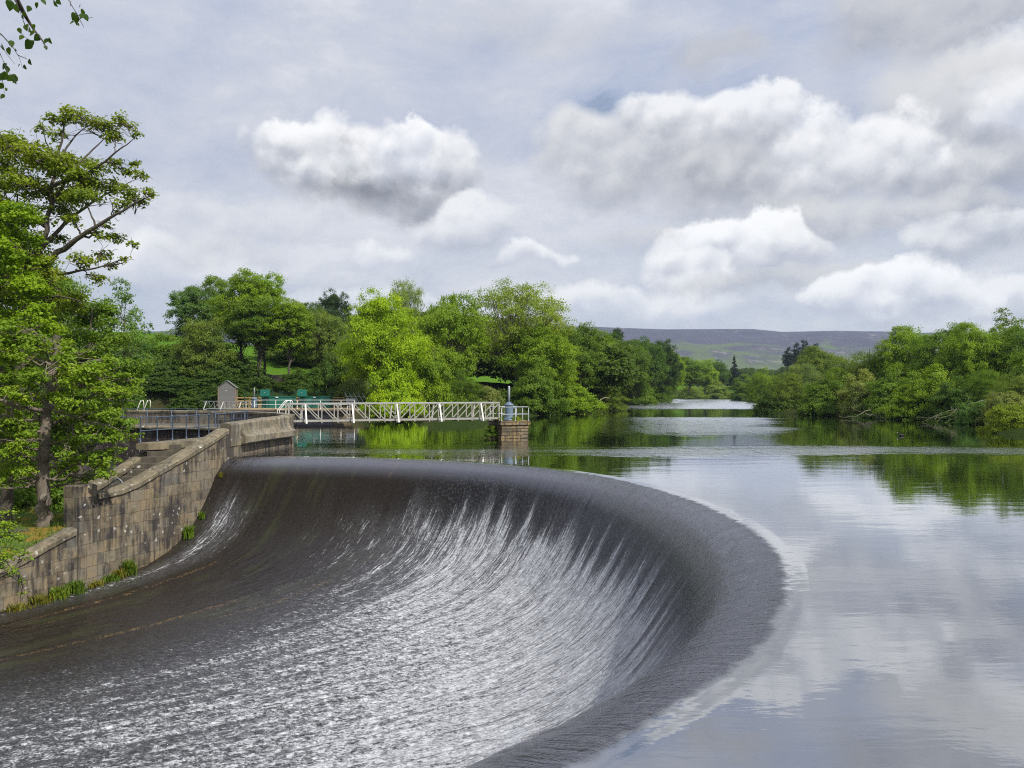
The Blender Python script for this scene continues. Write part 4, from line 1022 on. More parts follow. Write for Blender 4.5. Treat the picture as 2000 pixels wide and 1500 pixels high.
def proto(seed, H, Wd, kind='round', nc=40, leaf=.26, nl=24000, clear=.2, trunks=1, tr=.32, dens=1.0, lk='broad', rc=.17, open_=0.0):
    """unit tree -> (trunk mesh, crown mesh); base at the origin"""
    rng = np.random.RandomState(seed); C = []; R = []
    zc = H * (clear + (1 - clear) * .5); rh = H * (1 - clear) * .5; rw = Wd / 2
    tries = 0
    while len(C) < nc and tries < nc * 60:
        tries += 1
        d = rng.normal(size=3); d /= np.linalg.norm(d)
        if kind == 'bush':
            d[2] = abs(d[2]) - .12
            rr = .45 + .5 * rng.rand() ** .6; c = np.array((d[0] * rw * rr, d[1] * rw * rr, max(.06 * H, d[2] * H * .88 * rr)))
        elif kind == 'cone':
            z = rng.rand() ** 1.25; a = rng.rand() * 6.283; w = (1 - z) * rw * (.55 + .4 * rng.rand()) + .02
            c = np.array((w * math.cos(a), w * math.sin(a), H * (clear + (1 - clear) * z * .97)))
        else:
            rr = .42 + .5 * rng.rand() ** .55; c = np.array((d[0] * rw * rr, d[1] * rw * rr, zc + d[2] * rh * rr * .92))
            if kind == 'tall': k_ = 1 - .35 * max(0, (c[2] - zc) / rh); c[0] *= k_; c[1] *= k_
            if kind == 'round' and c[2] < zc: c[2] = zc - (zc - c[2]) * .85
        sc = (rc * Wd * (.62 + .95 * rng.rand() ** 1.5))
        if kind == 'cone': sc = Wd * .13 * (1.25 - c[2] / H)
        if any(np.linalg.norm(c - q) < .42 * (sc + s2[0]) for q, s2 in zip(C, R)) and rng.rand() > .12: continue
        C.append(c); R.append(np.array((sc, sc, sc * (.70 if kind != 'cone' else .55))))
    C = np.array(C); R = np.array(R)
    per = R[:, 0] ** 2; per = per / per.sum() * nl * dens
    V, F, T = leaf_cloud(rng, C, R, per, leaf, lk, crown_c=(0, 0, zc * .7), sub=16, shell=.74, fuzz=.19)
    crown = mesh_np('crown', V, F, tint=T)
    tubes = []
    for k in range(trunks):
        off = np.array((rng.normal() * .5, rng.normal() * .5, 0)) * (trunks > 1) * 1.4
        top = np.array((rng.normal() * .05 * Wd, rng.normal() * .05 * Wd, H * .80)) + off
        p = limb_path(rng, off + (0, 0, -.4), top, .05, 0, 9); tubes.append((p, np.linspace(1, .12, 9) ** .8 * tr / math.sqrt(trunks)))
        for c in C[k::trunks]:
            t = np.clip((c[2] / H) * .55 + rng.rand() * .12, .12 if kind != 'bush' else .02, .85); j = t * 8; i0 = int(j); a_ = p[i0] * (1 - j + i0) + p[min(8, i0 + 1)] * (j - i0)
            lr = tr * .34 * (1 - t * .6) / math.sqrt(trunks)
            lp = limb_path(rng, a_, c, .16, .02, 6); tubes.append((lp, np.linspace(1, .25, 6) * lr))
            for q in range(3 if kind != 'cone' else 0):
                e = c + rng.normal(size=3) * R[0][0] * .6; tubes.append((limb_path(rng, lp[3 + q % 2], e, .2, 0, 4), np.linspace(.35, .08, 4) * lr))
    return wood_mesh('trunk', tubes), crown, H, Wd

PR = {}
PR['round_a'] = proto(1, 15, 15, 'round', 70, .27, 48000, .10, tr=.42, rc=.135)
PR['round_b'] = proto(2, 14, 14, 'round', 64, .27, 44000, .08, tr=.38, rc=.15)
PR['round_c'] = proto(3, 13, 11, 'round', 56, .25, 38000, .08, tr=.32, rc=.145)
PR['lacy'] = proto(4, 16, 19, 'round', 95, .24, 34000, .18, tr=.5, rc=.105)
PR['tall_a'] = proto(5, 16, 9, 'tall', 52, .25, 30000, .28, trunks=1, tr=.28, rc=.16)
PR['tall_b'] = proto(6, 15, 8, 'tall', 42, .24, 22000, .32, trunks=2, tr=.28, rc=.17)
PR['thin'] = proto(7, 12, 6, 'tall', 26, .22, 5200, .22, trunks=1, tr=.16, rc=.17)
PR['bush_a'] = proto(8, 7, 9, 'bush', 54, .21, 42000, 0, trunks=3, tr=.16, rc=.15)
PR['bush_b'] = proto(9, 8, 8, 'bush', 48, .20, 38000, 0, trunks=3, tr=.16, rc=.16, lk='narrow')
PR['bush_c'] = proto(10, 5, 7, 'bush', 40, .17, 28000, 0, trunks=2, tr=.10, rc=.16)
PR['willow'] = proto(11, 10, 11, 'bush', 66, .23, 48000, 0, trunks=4, tr=.2, rc=.125, lk='narrow')
PR['conifer'] = proto(12, 14, 7, 'cone', 80, .45, 9000, .06, tr=.25)
PR['pine'] = proto(13, 13, 9, 'round', 26, .40, 7000, .35, tr=.3, rc=.17)

CO = {'lime': (.27, .40, .014), 'bright': (.20, .315, .018), 'mid': (.125, .215, .020), 'deep': (.075, .145, .020), 'dark': (.040, .080, .020), 'olive': (.165, .235, .035),
      'willow': (.175, .25, .045), 'grey': (.17, .235, .075), 'gold': (.22, .30, .025), 'fir': (.014, .032, .018), 'bluegreen': (.115, .21, .05), 'buff': (.21, .26, .075)}
CO = {k: tuple(x * 1.14 for x in v) for k, v in CO.items()}
_turn = random.Random(5)
def tree(p, loc, h, w, col, label, cat='tree', name=None, group=None, rz=None):
    tm, cm, H0, W0 = PR[p]
    nm = name or ('conifer' if p == 'conifer' else 'pine_tree' if p == 'pine' else 'bush' if p.startswith('bush') else 'tree')
    r = empty(nm, loc, _turn.uniform(0, 6.28) if rz is None else rz); r.scale = (w / W0, w / W0, h / H0)
    tag(r, label, cat, group)
    a = link('trunk', tm, M['bark'], r); c = link('crown', cm, M['leaf'], r)
    j = _turn.uniform(.88, 1.12)
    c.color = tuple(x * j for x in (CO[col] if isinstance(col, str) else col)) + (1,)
    return r
def treepx(p, px, D, ytop, halfw, col, label, cat='tree', base=None, group=None, name=None, ybase=None):
    """px: column of the trunk, D metres away, ytop: row of the crown's top, halfw in photo pixels"""
    x = pt(px, D)[0]; zt = pz(ytop, D)
    zb = pz(ybase, D) if ybase is not None else (base if base is not None else float(gheight(np.array([x]), np.array([float(D)]))[0]))
    return tree(p, (x, D, max(zb, -.1) - .15 if ybase is None else zb), zt - zb + .15, 2 * halfw / FPX * D, col, label, cat, name, group)

# --- left bank: behind the bridge, from left to right
TL = [
 ('thin', 240, 62, 540, 52, 'bluegreen', 'thin pale-leaved young tree standing clear above the dark thicket beside the tall leaning tree', 'tree', 0.9),
 ('bush_a', 215, 70, 640, 62, 'deep', 'broad deep green thorn tree below the thin pale young tree', 'tree', 1.2),
 ('round_c', 300, 118, 648, 60, 'mid', 'dark rounded thicket tree at the left end of the far footbridge', 'tree', 1.2),
 ('bush_b', 340, 112, 735, 48, 'olive', 'olive hawthorn bush left of the timber shed', 'bush', 1.2),
 ('bush_b', 285, 115, 725, 45, 'deep', 'dark thorn bush above the hooped ladder rail', 'bush', 1.2),
 ('round_c', 398, 112, 618, 52, 'olive', 'dull olive tree directly behind and left of the shed', 'tree', 1.2),
 ('tall_a', 378, 122, 553, 48, 'bluegreen', 'airy tree with blue-green top, left of the tallest group on the field edge', 'tree', None),
 ('tall_b', 425, 126, 533, 34, 'mid', 'slender sparse-topped tree just left of the tallest field-edge tree', 'tree', None),
 ('tall_a', 470, 116, 524, 50, 'bright', 'tallest tree of the field-edge group with bare lower trunks', 'tree', None),
 ('tall_a', 515, 118, 528, 46, 'bright', 'second tall tree of the field-edge group, right of the tallest', 'tree', None),
 ('tall_b', 502, 113, 575, 48, 'mid', 'twin-trunked tree in front of the tall field-edge pair', 'tree', None),
 ('tall_a', 566, 113, 578, 44, 'bright', 'slim single-stemmed tree right of the tall group, with field seen on both sides', 'tree', None),
 ('round_a', 652, 175, 565, 42, 'dark', 'dark distant tree peeping over the canopy between the tall group and the lime tree', 'tree', None),
 ('round_b', 600, 150, 590, 36, 'deep', 'deep green rounded tree low on the skyline right of the slim tree', 'tree', None),
 ('round_a', 628, 116, 600, 50, 'willow', 'greyish green tree behind the timber fence end', 'tree', None),
 ('bush_a', 640, 104, 665, 46, 'deep', 'dark spreading bush tree above the slanting screen rack', 'tree', 1.6),
 ('willow', 688, 104, 610, 50, 'grey', 'grey-green willow pressed against the lime-green sycamore', 'tree', 1.4),
 ('round_a', 748, 94, 566, 80, 'lime', 'big lime-green sycamore drooping over the long footbridge', 'tree', 1.2),
 ('bush_a', 770, 92, 665, 56, 'lime', 'lime-green hanging lower boughs tree at the water behind the long footbridge', 'tree', .3),
 ('lacy', 785, 126, 551, 50, 'willow', 'open feathery tree rising behind the lime-green sycamore', 'tree', None),
 ('round_b', 878, 106, 574, 68, 'bright', 'bright rounded tree between the lime sycamore and the great oak', 'tree', None),
 ('bush_a', 845, 97, 640, 52, 'bright', 'yellow-green bushy tree right of the lime sycamore', 'tree', .6),
 ('bush_b', 905, 97, 700, 40, 'mid', 'mid green bush at the water left of the valve pier', 'bush', .4),
 ('bush_c', 955, 99, 740, 34, 'buff', 'brownish low bush on the bank behind the valve pier', 'bush', .6),
 ('lacy', 1010, 122, 553, 108, 'gold', 'great oak with spreading bare limbs and thin gold-green leaves', 'tree', 3.2),
 ('round_b', 1062, 118, 640, 72, 'bright', 'full leafy tree hanging to the water right of the great oak', 'tree', 1.0),
 ('bush_a', 1040, 112, 700, 55, 'mid', 'mid green bushy tree on the shore below the great oak', 'tree', .4),
 ('bush_a', 1110, 120, 720, 58, 'bright', 'bright green shoreline bush tree overhanging the lake', 'tree', .3),
 ('round_c', 1125, 132, 630, 52, 'mid', 'rounded mid green tree stepping down the slope right of the great oak', 'tree', None),
 ('round_b', 1160, 142, 645, 52, 'bright', 'next full tree down the left shore before the leaning olive willow', 'tree', 1.0),
 ('willow', 1188, 138, 742, 36, 'olive', 'low olive willow leaning over the water at the tip of the left bank', 'bush', .1),
 ('round_a', 1190, 172, 650, 44, 'deep', 'deep green tree behind the olive willow', 'tree', None),
 ('tall_a', 1205, 205, 638, 24, 'dark', 'dark pointed tree top standing up against the moor', 'tree', None),
 ('round_b', 1236, 196, 668, 38, 'mid', 'rounded tree on the left shore where the lake narrows', 'tree', None),
 ('round_a', 1262, 218, 672, 38, 'deep', 'heavy dark rounded tree mid-way along the far left shore', 'tree', None),
 ('bush_a', 1242, 200, 722, 36, 'mid', 'low green shore tree under the heavy dark rounded tree', 'tree', .2),
 ('round_c', 1292, 240, 680, 32, 'dark', 'dark rounded crown beyond the heavy dark tree', 'tree', None),
 ('round_b', 1308, 250, 700, 32, 'bright', 'lighter crown at the lake bend with its foot in reeds', 'tree', None),
 ('bush_b', 1285, 240, 735, 28, 'mid', 'low shore bush left of the far reeds', 'bush', .2),
 ('round_b', 1345, 330, 697, 30, 'mid', 'rounded tree above the far reed bed', 'tree', 3),
 ('round_c', 1376, 345, 700, 24, 'bright', 'pale tree beside the lone dark conifer', 'tree', 3),
 ('round_a', 1398, 420, 702, 26, 'deep', 'dark leafy tree just left of the lone conifer', 'tree', 4),
 ('conifer', 1434, 430, 692, 14, 'fir', 'lone dark conifer spire at the head of the lake', 'tree', 5),
 ('bush_a', 1400, 380, 738, 30, 'willow', 'pale rounded willow at the head of the lake', 'bush', .3),
 ('bush_b', 1352, 372, 742, 26, 'willow', 'soft willow scrub behind the far reeds', 'bush', .3),
]
for (p, px, D, yt, hw, col, lab, cat, base) in TL:
    treepx(p, px, D, yt, hw, col, lab, cat, base=base)

# --- right bank
TR = [
 ('bush_a', 1462, 300, 726, 34, 'mid', 'small dark rounded tree at the waterline left of the right bank', 'tree', .1),
 ('bush_b', 1494, 240, 700, 34, 'bright', 'light green tree behind the first willow on the right bank', 'tree', .2),
 ('willow', 1540, 124, 702, 48, 'willow', 'first willow at the tip of the right bank, its stems in the water', 'tree', 0),
 ('willow', 1565, 138, 682, 50, 'grey', 'grey-green willow just behind the bank tip', 'tree', .3),
 ('round_b', 1600, 150, 676, 48, 'willow', 'pale willow crown on the skyline right of the pines', 'tree', .3),
 ('bush_a', 1618, 118, 708, 52, 'mid', 'mid green bushy tree right of the bank tip willow', 'tree', .1),
 ('willow', 1655, 132, 664, 56, 'willow', 'tall pale willow rising behind the mid green bushes', 'tree', .3),
 ('bush_a', 1690, 112, 712, 48, 'buff', 'buff-coloured flowering bush at the water on the right bank', 'bush', .1),
 ('willow', 1705, 128, 650, 60, 'olive', 'olive topped willow on the right skyline', 'tree', .3),
 ('bush_a', 1745, 108, 700, 56, 'mid', 'dense mid green bush overhanging the water beside the buff bush', 'bush', .1),
 ('round_b', 1775, 124, 636, 60, 'bright', 'broad bright crown where the right skyline climbs', 'tree', .3),
 ('bush_a', 1805, 99, 700, 62, 'bright', 'bright leafy shore tree in the middle of the right bank', 'tree', .1),
 ('round_a', 1845, 116, 632, 60, 'mid', 'big mid green tree behind the bright shore tree', 'tree', .3),
 ('bush_a', 1868, 94, 726, 50, 'deep', 'deep green overhanging bush above the bleached driftwood', 'bush', .1),
 ('round_b', 1905, 108, 630, 62, 'bright', 'high bright crown near the right edge', 'tree', .3),
 ('willow', 1925, 92, 690, 50, 'mid', 'green willow behind the yellow waterside bush', 'tree', .1),
 ('thin', 1955, 118, 598, 40, 'grey', 'thin grey sapling top poking above the right skyline', 'tree', .3),
 ('round_a', 1985, 100, 622, 66, 'mid', 'large mid green tree cut by the right edge', 'tree', .3),
 ('willow', 1990, 82, 700, 60, 'willow', 'pale willow behind the yellow bush at the right edge', 'tree', .1),
 ('bush_a', 2060, 86, 650, 90, 'mid', 'mid green tree beyond the right edge of the bank', 'tree', .1),
 ('bush_c', 1978, 62, 772, 50, 'gold', 'low yellow-green bush on the near right shore', 'bush', .05),
 ('bush_c', 2040, 62, 780, 50, 'gold', 'second yellow-green bush running out of frame', 'bush', .05),
 ('bush_c', 1905, 84, 770, 34, 'bluegreen', 'soft grey-green low bush between the driftwood and the yellow bush', 'bush', .05),
 ('bush_c', 1960, 76, 745, 40, 'buff', 'pale reedy bush behind the yellow-green bush', 'bush', .05),
]
for (p, px, D, yt, hw, col, lab, cat, base) in TR:
    if 1600 < px < 1950 and D > 80: D *= .94
    treepx(p, px, D, yt, hw, col, lab, cat, base=base)
for i, (px, yt, hw, lab) in enumerate(((1540, 682, 12, 'leftmost dark pine of the far clump'), (1556, 674, 13, 'second dark pine of the far clump from the left'), (1574, 669, 14, 'tallest dark pine in the middle of the far clump'),
                           (1591, 675, 12, 'dark pine right of the tallest in the far clump'), (1606, 680, 9, 'rightmost narrow dark pine of the far clump'))):
    treepx('pine' if i < 4 else 'conifer', px, 420 + i * 3, yt, hw, 'fir', lab, 'pine', base=8, group='dark pines on the skyline')

def scatter(name, items, label=None):
    """one mesh of crown copies for woodland nobody could count"""
    Vs = []; Fs = []; Ts = []; o_ = 0
    rng = np.random.RandomState(len(items) + 3)
    for (p, x, y, z, h, w, tc) in items:
        me = PR[p][1]; n = len(me.vertices); v = np.empty(n * 3, np.float32); me.vertices.foreach_get('co', v); v = v.reshape(-1, 3)
        t = np.empty(n // 4, np.float32); me.attributes['tint'].data.foreach_get('value', t)
        k = 5; q = v.reshape(-1, 4, 3)[::k]; t = t[::k]; c_ = q.mean(1, keepdims=True); q = c_ + (q - c_) * 2.2
        a = rng.rand() * 6.28; ca, sa = math.cos(a), math.sin(a); q = q.reshape(-1, 3) * np.array((w / PR[p][3], w / PR[p][3], h / PR[p][2]))
        q = q @ np.array([[ca, sa, 0], [-sa, ca, 0], [0, 0, 1]]) + np.array((x, y, z))
        Vs.append(q); Fs.append(np.arange(len(q)).reshape(-1, 4) + o_); o_ += len(q); Ts.append(np.clip(t * .6 + tc, 0, 1))
    o = link(name, mesh_np(name, np.concatenate(Vs), np.concatenate(Fs), tint=np.concatenate(Ts)), M['leaf'])
    return o
rng = np.random.RandomState(21)
items = []
for k in range(120):
    px = rng.uniform(1215, 1760); D = rng.uniform(460, 900); yt = rng.uniform(698, 722) + (6 if px > 1480 else 0)
    x = pt(px, D)[0]; z = float(gheight(np.array([x]), np.array([D]))[0]); zt = pz(yt, D)
    if zt - z < 4: zt = z + 7
    items.append((rng.choice(['round_a', 'round_b', 'round_c']), x, D, z - 1, min(zt - z, 16) + 1, rng.uniform(10, 18), rng.uniform(-.1, .3)))
for k in range(26):
    D = rng.uniform(235, 430); px = rng.uniform(1175, 1300); x = pt(px, D)[0]; z = float(gheight(np.array([x]), np.array([D]))[0])
    if x > .19 * D - 6: continue
    items.append((rng.choice(['round_a', 'round_b']), x, D, z - 1, rng.uniform(10, 14), rng.uniform(10, 16), rng.uniform(0, .3)))
for k in range(95):                                       # wooded slope above the left bank
    px = rng.uniform(560, 1190); D = rng.uniform(138, 185); x = pt(px, D)[0]; z = float(gheight(np.array([x]), np.array([D]))[0])
    zt = pz(np.interp(px, [560, 620, 700, 760, 900, 1100, 1190], [650, 600, 600, 590, 600, 620, 650]) + rng.uniform(0, 45), D)
    items.append((rng.choice(['round_a', 'round_b', 'round_c']), x, D, z - 1, max(zt - z, 6), rng.uniform(9, 14), rng.uniform(0, .35)))
for k in range(26):
    px = rng.uniform(180, 440); D = rng.uniform(118, 135); x = pt(px, D)[0]; z = float(gheight(np.array([x]), np.array([D]))[0])
    items.append((rng.choice(['round_a', 'round_b', 'round_c']), x, D, z - 1, pz(rng.uniform(652, 690), D) - z, rng.uniform(8, 11), rng.uniform(0, .3)))
for k in range(60):                                       # right-hand wood far behind the bank
    D = rng.uniform(160, 420); px = rng.uniform(1500, 2150); x = pt(px, D)[0]
    if sdist(np.array([x]), np.array([D]), lake)[0] < 6: continue
    items.append((rng.choice(['round_a', 'round_b']), x, D, 0, rng.uniform(7, 10.5), rng.uniform(9, 14), rng.uniform(0, .35)))
o = scatter('woodland', items); o.color = (.10, .165, .025, 1); tag(o, kind='stuff')
items = []
for k in range(40):
    px = rng.uniform(200, 470); D = rng.uniform(108, 124); x = pt(px, D)[0]; z = float(gheight(np.array([x]), np.array([D]))[0])
    items.append((rng.choice(['bush_a', 'bush_b', 'bush_c']), x, D, z - .4, rng.uniform(2, 4), rng.uniform(4, 7), rng.uniform(-.15, .2)))
for k in range(70):                                       # undergrowth under the left-bank trees
    px = rng.uniform(180, 1200); D = rng.uniform(103, 116) if px < 700 else rng.uniform(97, 112) + max(0, px - 950) * .11
    x = pt(px, D)[0]; z = float(gheight(np.array([x]), np.array([D]))[0])
    if sdist(np.array([x]), np.array([D]), lake)[0] < 1: continue
    if 430 < px < 690 and D > 111: continue
    items.append((rng.choice(['bush_a', 'bush_b', 'bush_c']), x, D, z - .3, rng.uniform(1.6, 3.4), rng.uniform(3, 6), rng.uniform(-.15, .15)))
for k in range(60):
    px = rng.uniform(1490, 2080); D = np.interp(px, [1490, 1520, 1600, 1700, 1800, 1920, 2080], [125, 122, 119, 101, 94, 80, 76]) + rng.uniform(0, 6)
    x = pt(px, D)[0]; items.append((rng.choice(['bush_a', 'bush_b', 'bush_c']), x, D, -.2, rng.uniform(1.5, 3.5), rng.uniform(3, 6), rng.uniform(-.1, .3)))
o = scatter('undergrowth', items); o.color = (.085, .15, .022, 1); tag(o, kind='stuff')
items = []
for k in range(40):
    px = rng.uniform(1318, 1432); D = rng.uniform(395, 415); items.append(('bush_c', pt(px, D)[0], D, 0, rng.uniform(1.6, 2.6), rng.uniform(5, 9), .3))
for k in range(10):
    px = rng.uniform(1232, 1275); D = 300; items.append(('bush_c', pt(px, D)[0], D, 0, rng.uniform(1.6, 2.4), rng.uniform(4, 6), .3))
o = scatter('reeds', items); o.color = (.15, .24, .05, 1); tag(o, kind='stuff')

# --- foreground trees on the left, each built for its place
def near_tree(name, label, base, tubes_px, clumps, leaf, per_m2, col, seed, flat=.55, cat='tree', up=.5, twigs=2, kr=1.0):
    """tubes_px: [(points [(px,py,D)], r0, r1)], clumps: [(px,py,rpx,D)]"""
    rng = np.random.RandomState(seed); root = empty(name, base); tag(root, label, cat)
    tubes = []; nodes = []
    for (pts, r0, r1) in tubes_px:
        P_ = np.array([at(*q) if len(q) == 3 else q[0] for q in pts])
        u = path_len3(P_); qq = np.linspace(0, u[-1], max(6, len(P_) * 4))
        Q = np.stack([np.interp(qq, u, P_[:, k]) for k in range(3)], 1)
        for _ in range(3): Q[1:-1] = (Q[:-2] + Q[1:-1] * 2 + Q[2:]) / 4
        Q[1:-1] += rng.normal(size=Q[1:-1].shape) * r0 * .18
        rr = np.linspace(r0, r1, len(Q)); tubes.append((Q, rr)); nodes += [(q, r) for q, r in zip(Q, rr)]
    NP = np.array([n_[0] for n_ in nodes]); NR = np.array([n_[1] for n_ in nodes])
    C = []; R = []
    for (px, py, rp, D) in clumps:
        rp = rp * kr; c = at(px, py, D); r = rp / FPX * D; C.append(c); R.append((r, r, r * flat))
        d = np.linalg.norm(NP - c, axis=1) + np.maximum(0, NP[:, 2] - c[2]) * .8; j = int(np.argmin(d))
        if d[j] > .3: tubes.append((limb_path(rng, NP[j], c, .14, .03, 7), np.linspace(min(NR[j] * .6, .05 + r * .03), .012, 7)))
        lp = tubes[-1][0]
        for q in range(twigs * 2):
            e = c + rng.normal(size=3) * np.array(R[-1]) * .75; tubes.append((limb_path(rng, lp[rng.randint(max(1, len(lp) - 4), len(lp))], e, .2, .02, 5), np.linspace(.022, .006, 5)))
    C = np.array(C); R = np.array(R); per = per_m2 * R[:, 0] * R[:, 0]
    V, F, T = leaf_cloud(rng, C, R, per, leaf, 'broad', up=up, sub=16, shell=.35, crown_c=C.mean(0) - (0, 0, 3))
    tm = wood_mesh('trunk', tubes, 9); cm = mesh_np('crown', V, F, tint=T)
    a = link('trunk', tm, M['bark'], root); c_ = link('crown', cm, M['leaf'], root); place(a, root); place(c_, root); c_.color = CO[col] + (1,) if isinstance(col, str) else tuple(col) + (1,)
    return root
def path_len3(P): return np.concatenate([[0], np.cumsum(np.linalg.norm(np.diff(P, axis=0), axis=1))])

rg = random.Random(11)
def fill(poly_px, n, r0, r1, D0, D1, rnd=rg):
    """clumps spread through a region given by photo columns/rows and a depth range"""
    xs = [p[0] for p in poly_px]; ys = [p[1] for p in poly_px]; out = []
    P_ = np.array(poly_px, float); tr_ = 0
    while len(out) < n and tr_ < n * 50:
        tr_ += 1
        x, y = rnd.uniform(min(xs), max(xs)), rnd.uniform(min(ys), max(ys))
        if sdist(np.array([x]), np.array([y]), P_)[0] > 0: continue
        r = rnd.uniform(r0, r1)
        if any(math.hypot(x - a, y - b) < .5 * (r + c) for a, b, c, _ in out) and rnd.random() > .15: continue
        out.append((x, y, r, rnd.uniform(D0, D1)))
    return out

# tall leaning tree (thin layered crown against the sky)
DA = 37.0
Tb = [([(38, 1000, DA), (30, 800, DA), (44, 620, DA), (62, 530, DA), (92, 430, DA), (106, 350, DA), (116, 290, DA), (124, 225, DA)], .30, .03),
      ([(60, 540, DA), (110, 492, DA - .6), (168, 455, DA - 1), (230, 412, DA - 1.3), (296, 380, DA - 1.5)], .17, .02),
      ([(74, 492, DA), (120, 440, DA + .8), (190, 385, DA + 1.5), (262, 350, DA + 2)], .11, .015),
      ([(104, 360, DA), (165, 342, DA - .5), (215, 305, DA - .8), (266, 262, DA - 1)], .10, .012),
      ([(112, 310, DA), (150, 255, DA + .8), (188, 235, DA + 1)], .06, .01), ([(108, 320, DA), (84, 268, DA - .5), (76, 236, DA - .8)], .05, .01),
      ([(86, 440, DA), (30, 400, DA + 1), (-40, 360, DA + 1)], .12, .02), ([(70, 500, DA), (10, 470, DA - 1), (-60, 430, DA - 2)], .12, .02),
      ([(64, 540, DA), (140, 532, DA - .8), (200, 520, DA - 1), (254, 500, DA - 1)], .09, .012), ([(50, 590, DA), (110, 575, DA - 1), (160, 590, DA - 1.4)], .09, .02),
      ([(98, 400, DA), (140, 330, DA), (180, 290, DA + 1), (232, 240, DA + 1)], .08, .012)]
cA = [(135, 222, 20, DA), (120, 240, 16, DA), (172, 238, 22, DA + 1), (205, 248, 22, DA + 1), (238, 238, 18, DA), (264, 262, 11, DA - 1), (222, 268, 16, DA), (98, 232, 14, DA), (78, 250, 13, DA - 1), (110, 262, 16, DA + 1),
      (20, 288, 32, DA), (55, 300, 32, DA - 1), (100, 322, 30, DA), (140, 318, 26, DA + 1), (182, 334, 30, DA), (152, 345, 22, DA - 1), (226, 318, 14, DA), (252, 336, 15, DA), (278, 344, 11, DA + 1), (262, 320, 10, DA + 2),
      (215, 372, 26, DA + 1), (255, 380, 24, DA - 1), (290, 376, 14, DA - 1.5), (170, 378, 28, DA), (125, 388, 30, DA + 1), (78, 372, 32, DA), (30, 352, 34, DA), (-15, 330, 36, DA + 1), (236, 402, 17, DA), (276, 398, 10, DA - 1),
      (58, 432, 30, DA + 1), (14, 420, 34, DA), (22, 500, 34, DA), (140, 430, 16, DA - 1), (184, 456, 15, DA - 1), (226, 466, 17, DA), (258, 478, 10, DA - 1), (200, 498, 15, DA), (118, 468, 16, DA + 1), (158, 512, 22, DA - 1),
      (215, 520, 10, DA), (242, 506, 8, DA - 1), (90, 545, 28, DA - 1), (46, 570, 34, DA), (112, 590, 30, DA + 1), (150, 588, 22, DA), (185, 545, 16, DA), (-20, 470, 36, DA), (-20, 560, 40, DA), (208, 440, 10, DA)]
cA += fill([(-60, 290), (20, 275), (150, 330), (215, 360), (200, 400), (110, 420), (80, 520), (60, 620), (-60, 640)], 34, 20, 32, DA - 2, DA + 2)
near_tree('tall_tree', 'tall leaning tree on the left with flat open layers of leaves reaching over the sky', tuple(at(38, 1000, DA)), Tb, cA, .15, 1000, (.21, .285, .022), 31, flat=.72, twigs=3, kr=1.15)

# broken-topped oak with the pale trunk in front of the basin
DB = 31.5
Tb = [([(87, 1046, DB), (84, 985, DB), (86, 900, DB), (92, 830, DB), (97, 770, DB), (104, 735, DB), (106, 700, DB), (112, 655, DB)], .27, .13),
      ([(92, 805, DB), (60, 796, DB - .8), (20, 790, DB - 1.5), (-30, 770, DB - 2)], .10, .05), ([(97, 800, DB), (130, 805, DB - .7), (170, 780, DB - 1), (215, 740, DB - 1.2), (262, 742, DB - 1.4)], .075, .015),
      ([(94, 870, DB), (125, 862, DB - .4), (150, 845, DB - .6)], .03, .008), ([(90, 830, DB), (60, 800, DB), (75, 760, DB - .5), (110, 740, DB - .6)], .05, .015),
      ([(105, 800, DB), (160, 820, DB - 1), (215, 830, DB - 1.5), (250, 850, DB - 1.5)], .06, .01), ([(100, 740, DB), (140, 700, DB - 1), (185, 680, DB - 1)], .05, .012)]
cB = [(30, 640, 34, DB - 1), (70, 670, 32, DB - 2), (20, 700, 34, DB - 1), (60, 735, 30, DB - 2), (128, 700, 24, DB - 1), (160, 690, 20, DB + 1), (180, 720, 24, DB - 1), (215, 705, 16, DB), (150, 745, 28, DB - 1.4), (200, 755, 26, DB - 1.2), (240, 735, 18, DB - 1.3),
      (268, 745, 13, DB - 1.4), (232, 775, 20, DB - 1), (185, 790, 26, DB - 1.4), (140, 800, 22, DB - 1.2), (215, 812, 24, DB - 1.5), (250, 826, 16, DB - 1.6), (268, 850, 9, DB - 1.6), (180, 838, 26, DB - 1), (145, 862, 24, DB), (205, 858, 22, DB - 1), (228, 880, 14, DB - .6),
      (30, 770, 28, DB - 2), (20, 830, 30, DB - 1.5), (50, 850, 26, DB - 1), (20, 890, 30, DB - 1.5), (45, 920, 22, DB - 1), (165, 895, 24, DB + .6), (200, 908, 20, DB + .4), (130, 915, 20, DB + 1), (170, 935, 18, DB + 1), (60, 790, 16, DB - 1.5), (-10, 740, 34, DB - 1), (0, 940, 24, DB - 1)]
cB += fill([(-40, 620), (90, 640), (200, 680), (265, 740), (225, 800), (235, 860), (215, 930), (130, 930), (112, 800), (70, 780), (74, 900), (60, 960), (-40, 960)], 70, 16, 26, DB - 2, DB + 1.5)
cB = [q for q in cB if not (abs(q[0] - 90) < q[2] * .9 + 10 and 795 < q[1])]
ok_ = near_tree('oak_tree', 'broken-topped tree with thick pale trunk and cut limb rising beside the grassy bank', tuple(at(87, 1046, DB)), Tb, cB, .13, 1250, (.21, .33, .028), 32, flat=.5, twigs=2)
for ch in ok_.children:
    if ch.name.startswith('trunk'): ch.data.materials[0] = M['bark_pale']
b = MB(); c = at(87, 972, DB - .27); b.lathe([(.13, -.02), (.15, .04), (.11, .08), (.04, .05)], (0, 0, 0), 14)
kn = b.build('limb_scar', M['pale_wood'], bpy.data.objects['oak_tree'], smooth=True)
kn.location = tuple(Vector(c) - bpy.data.objects['oak_tree'].location); kn.rotation_euler = (rad(80), 0, rad(8))

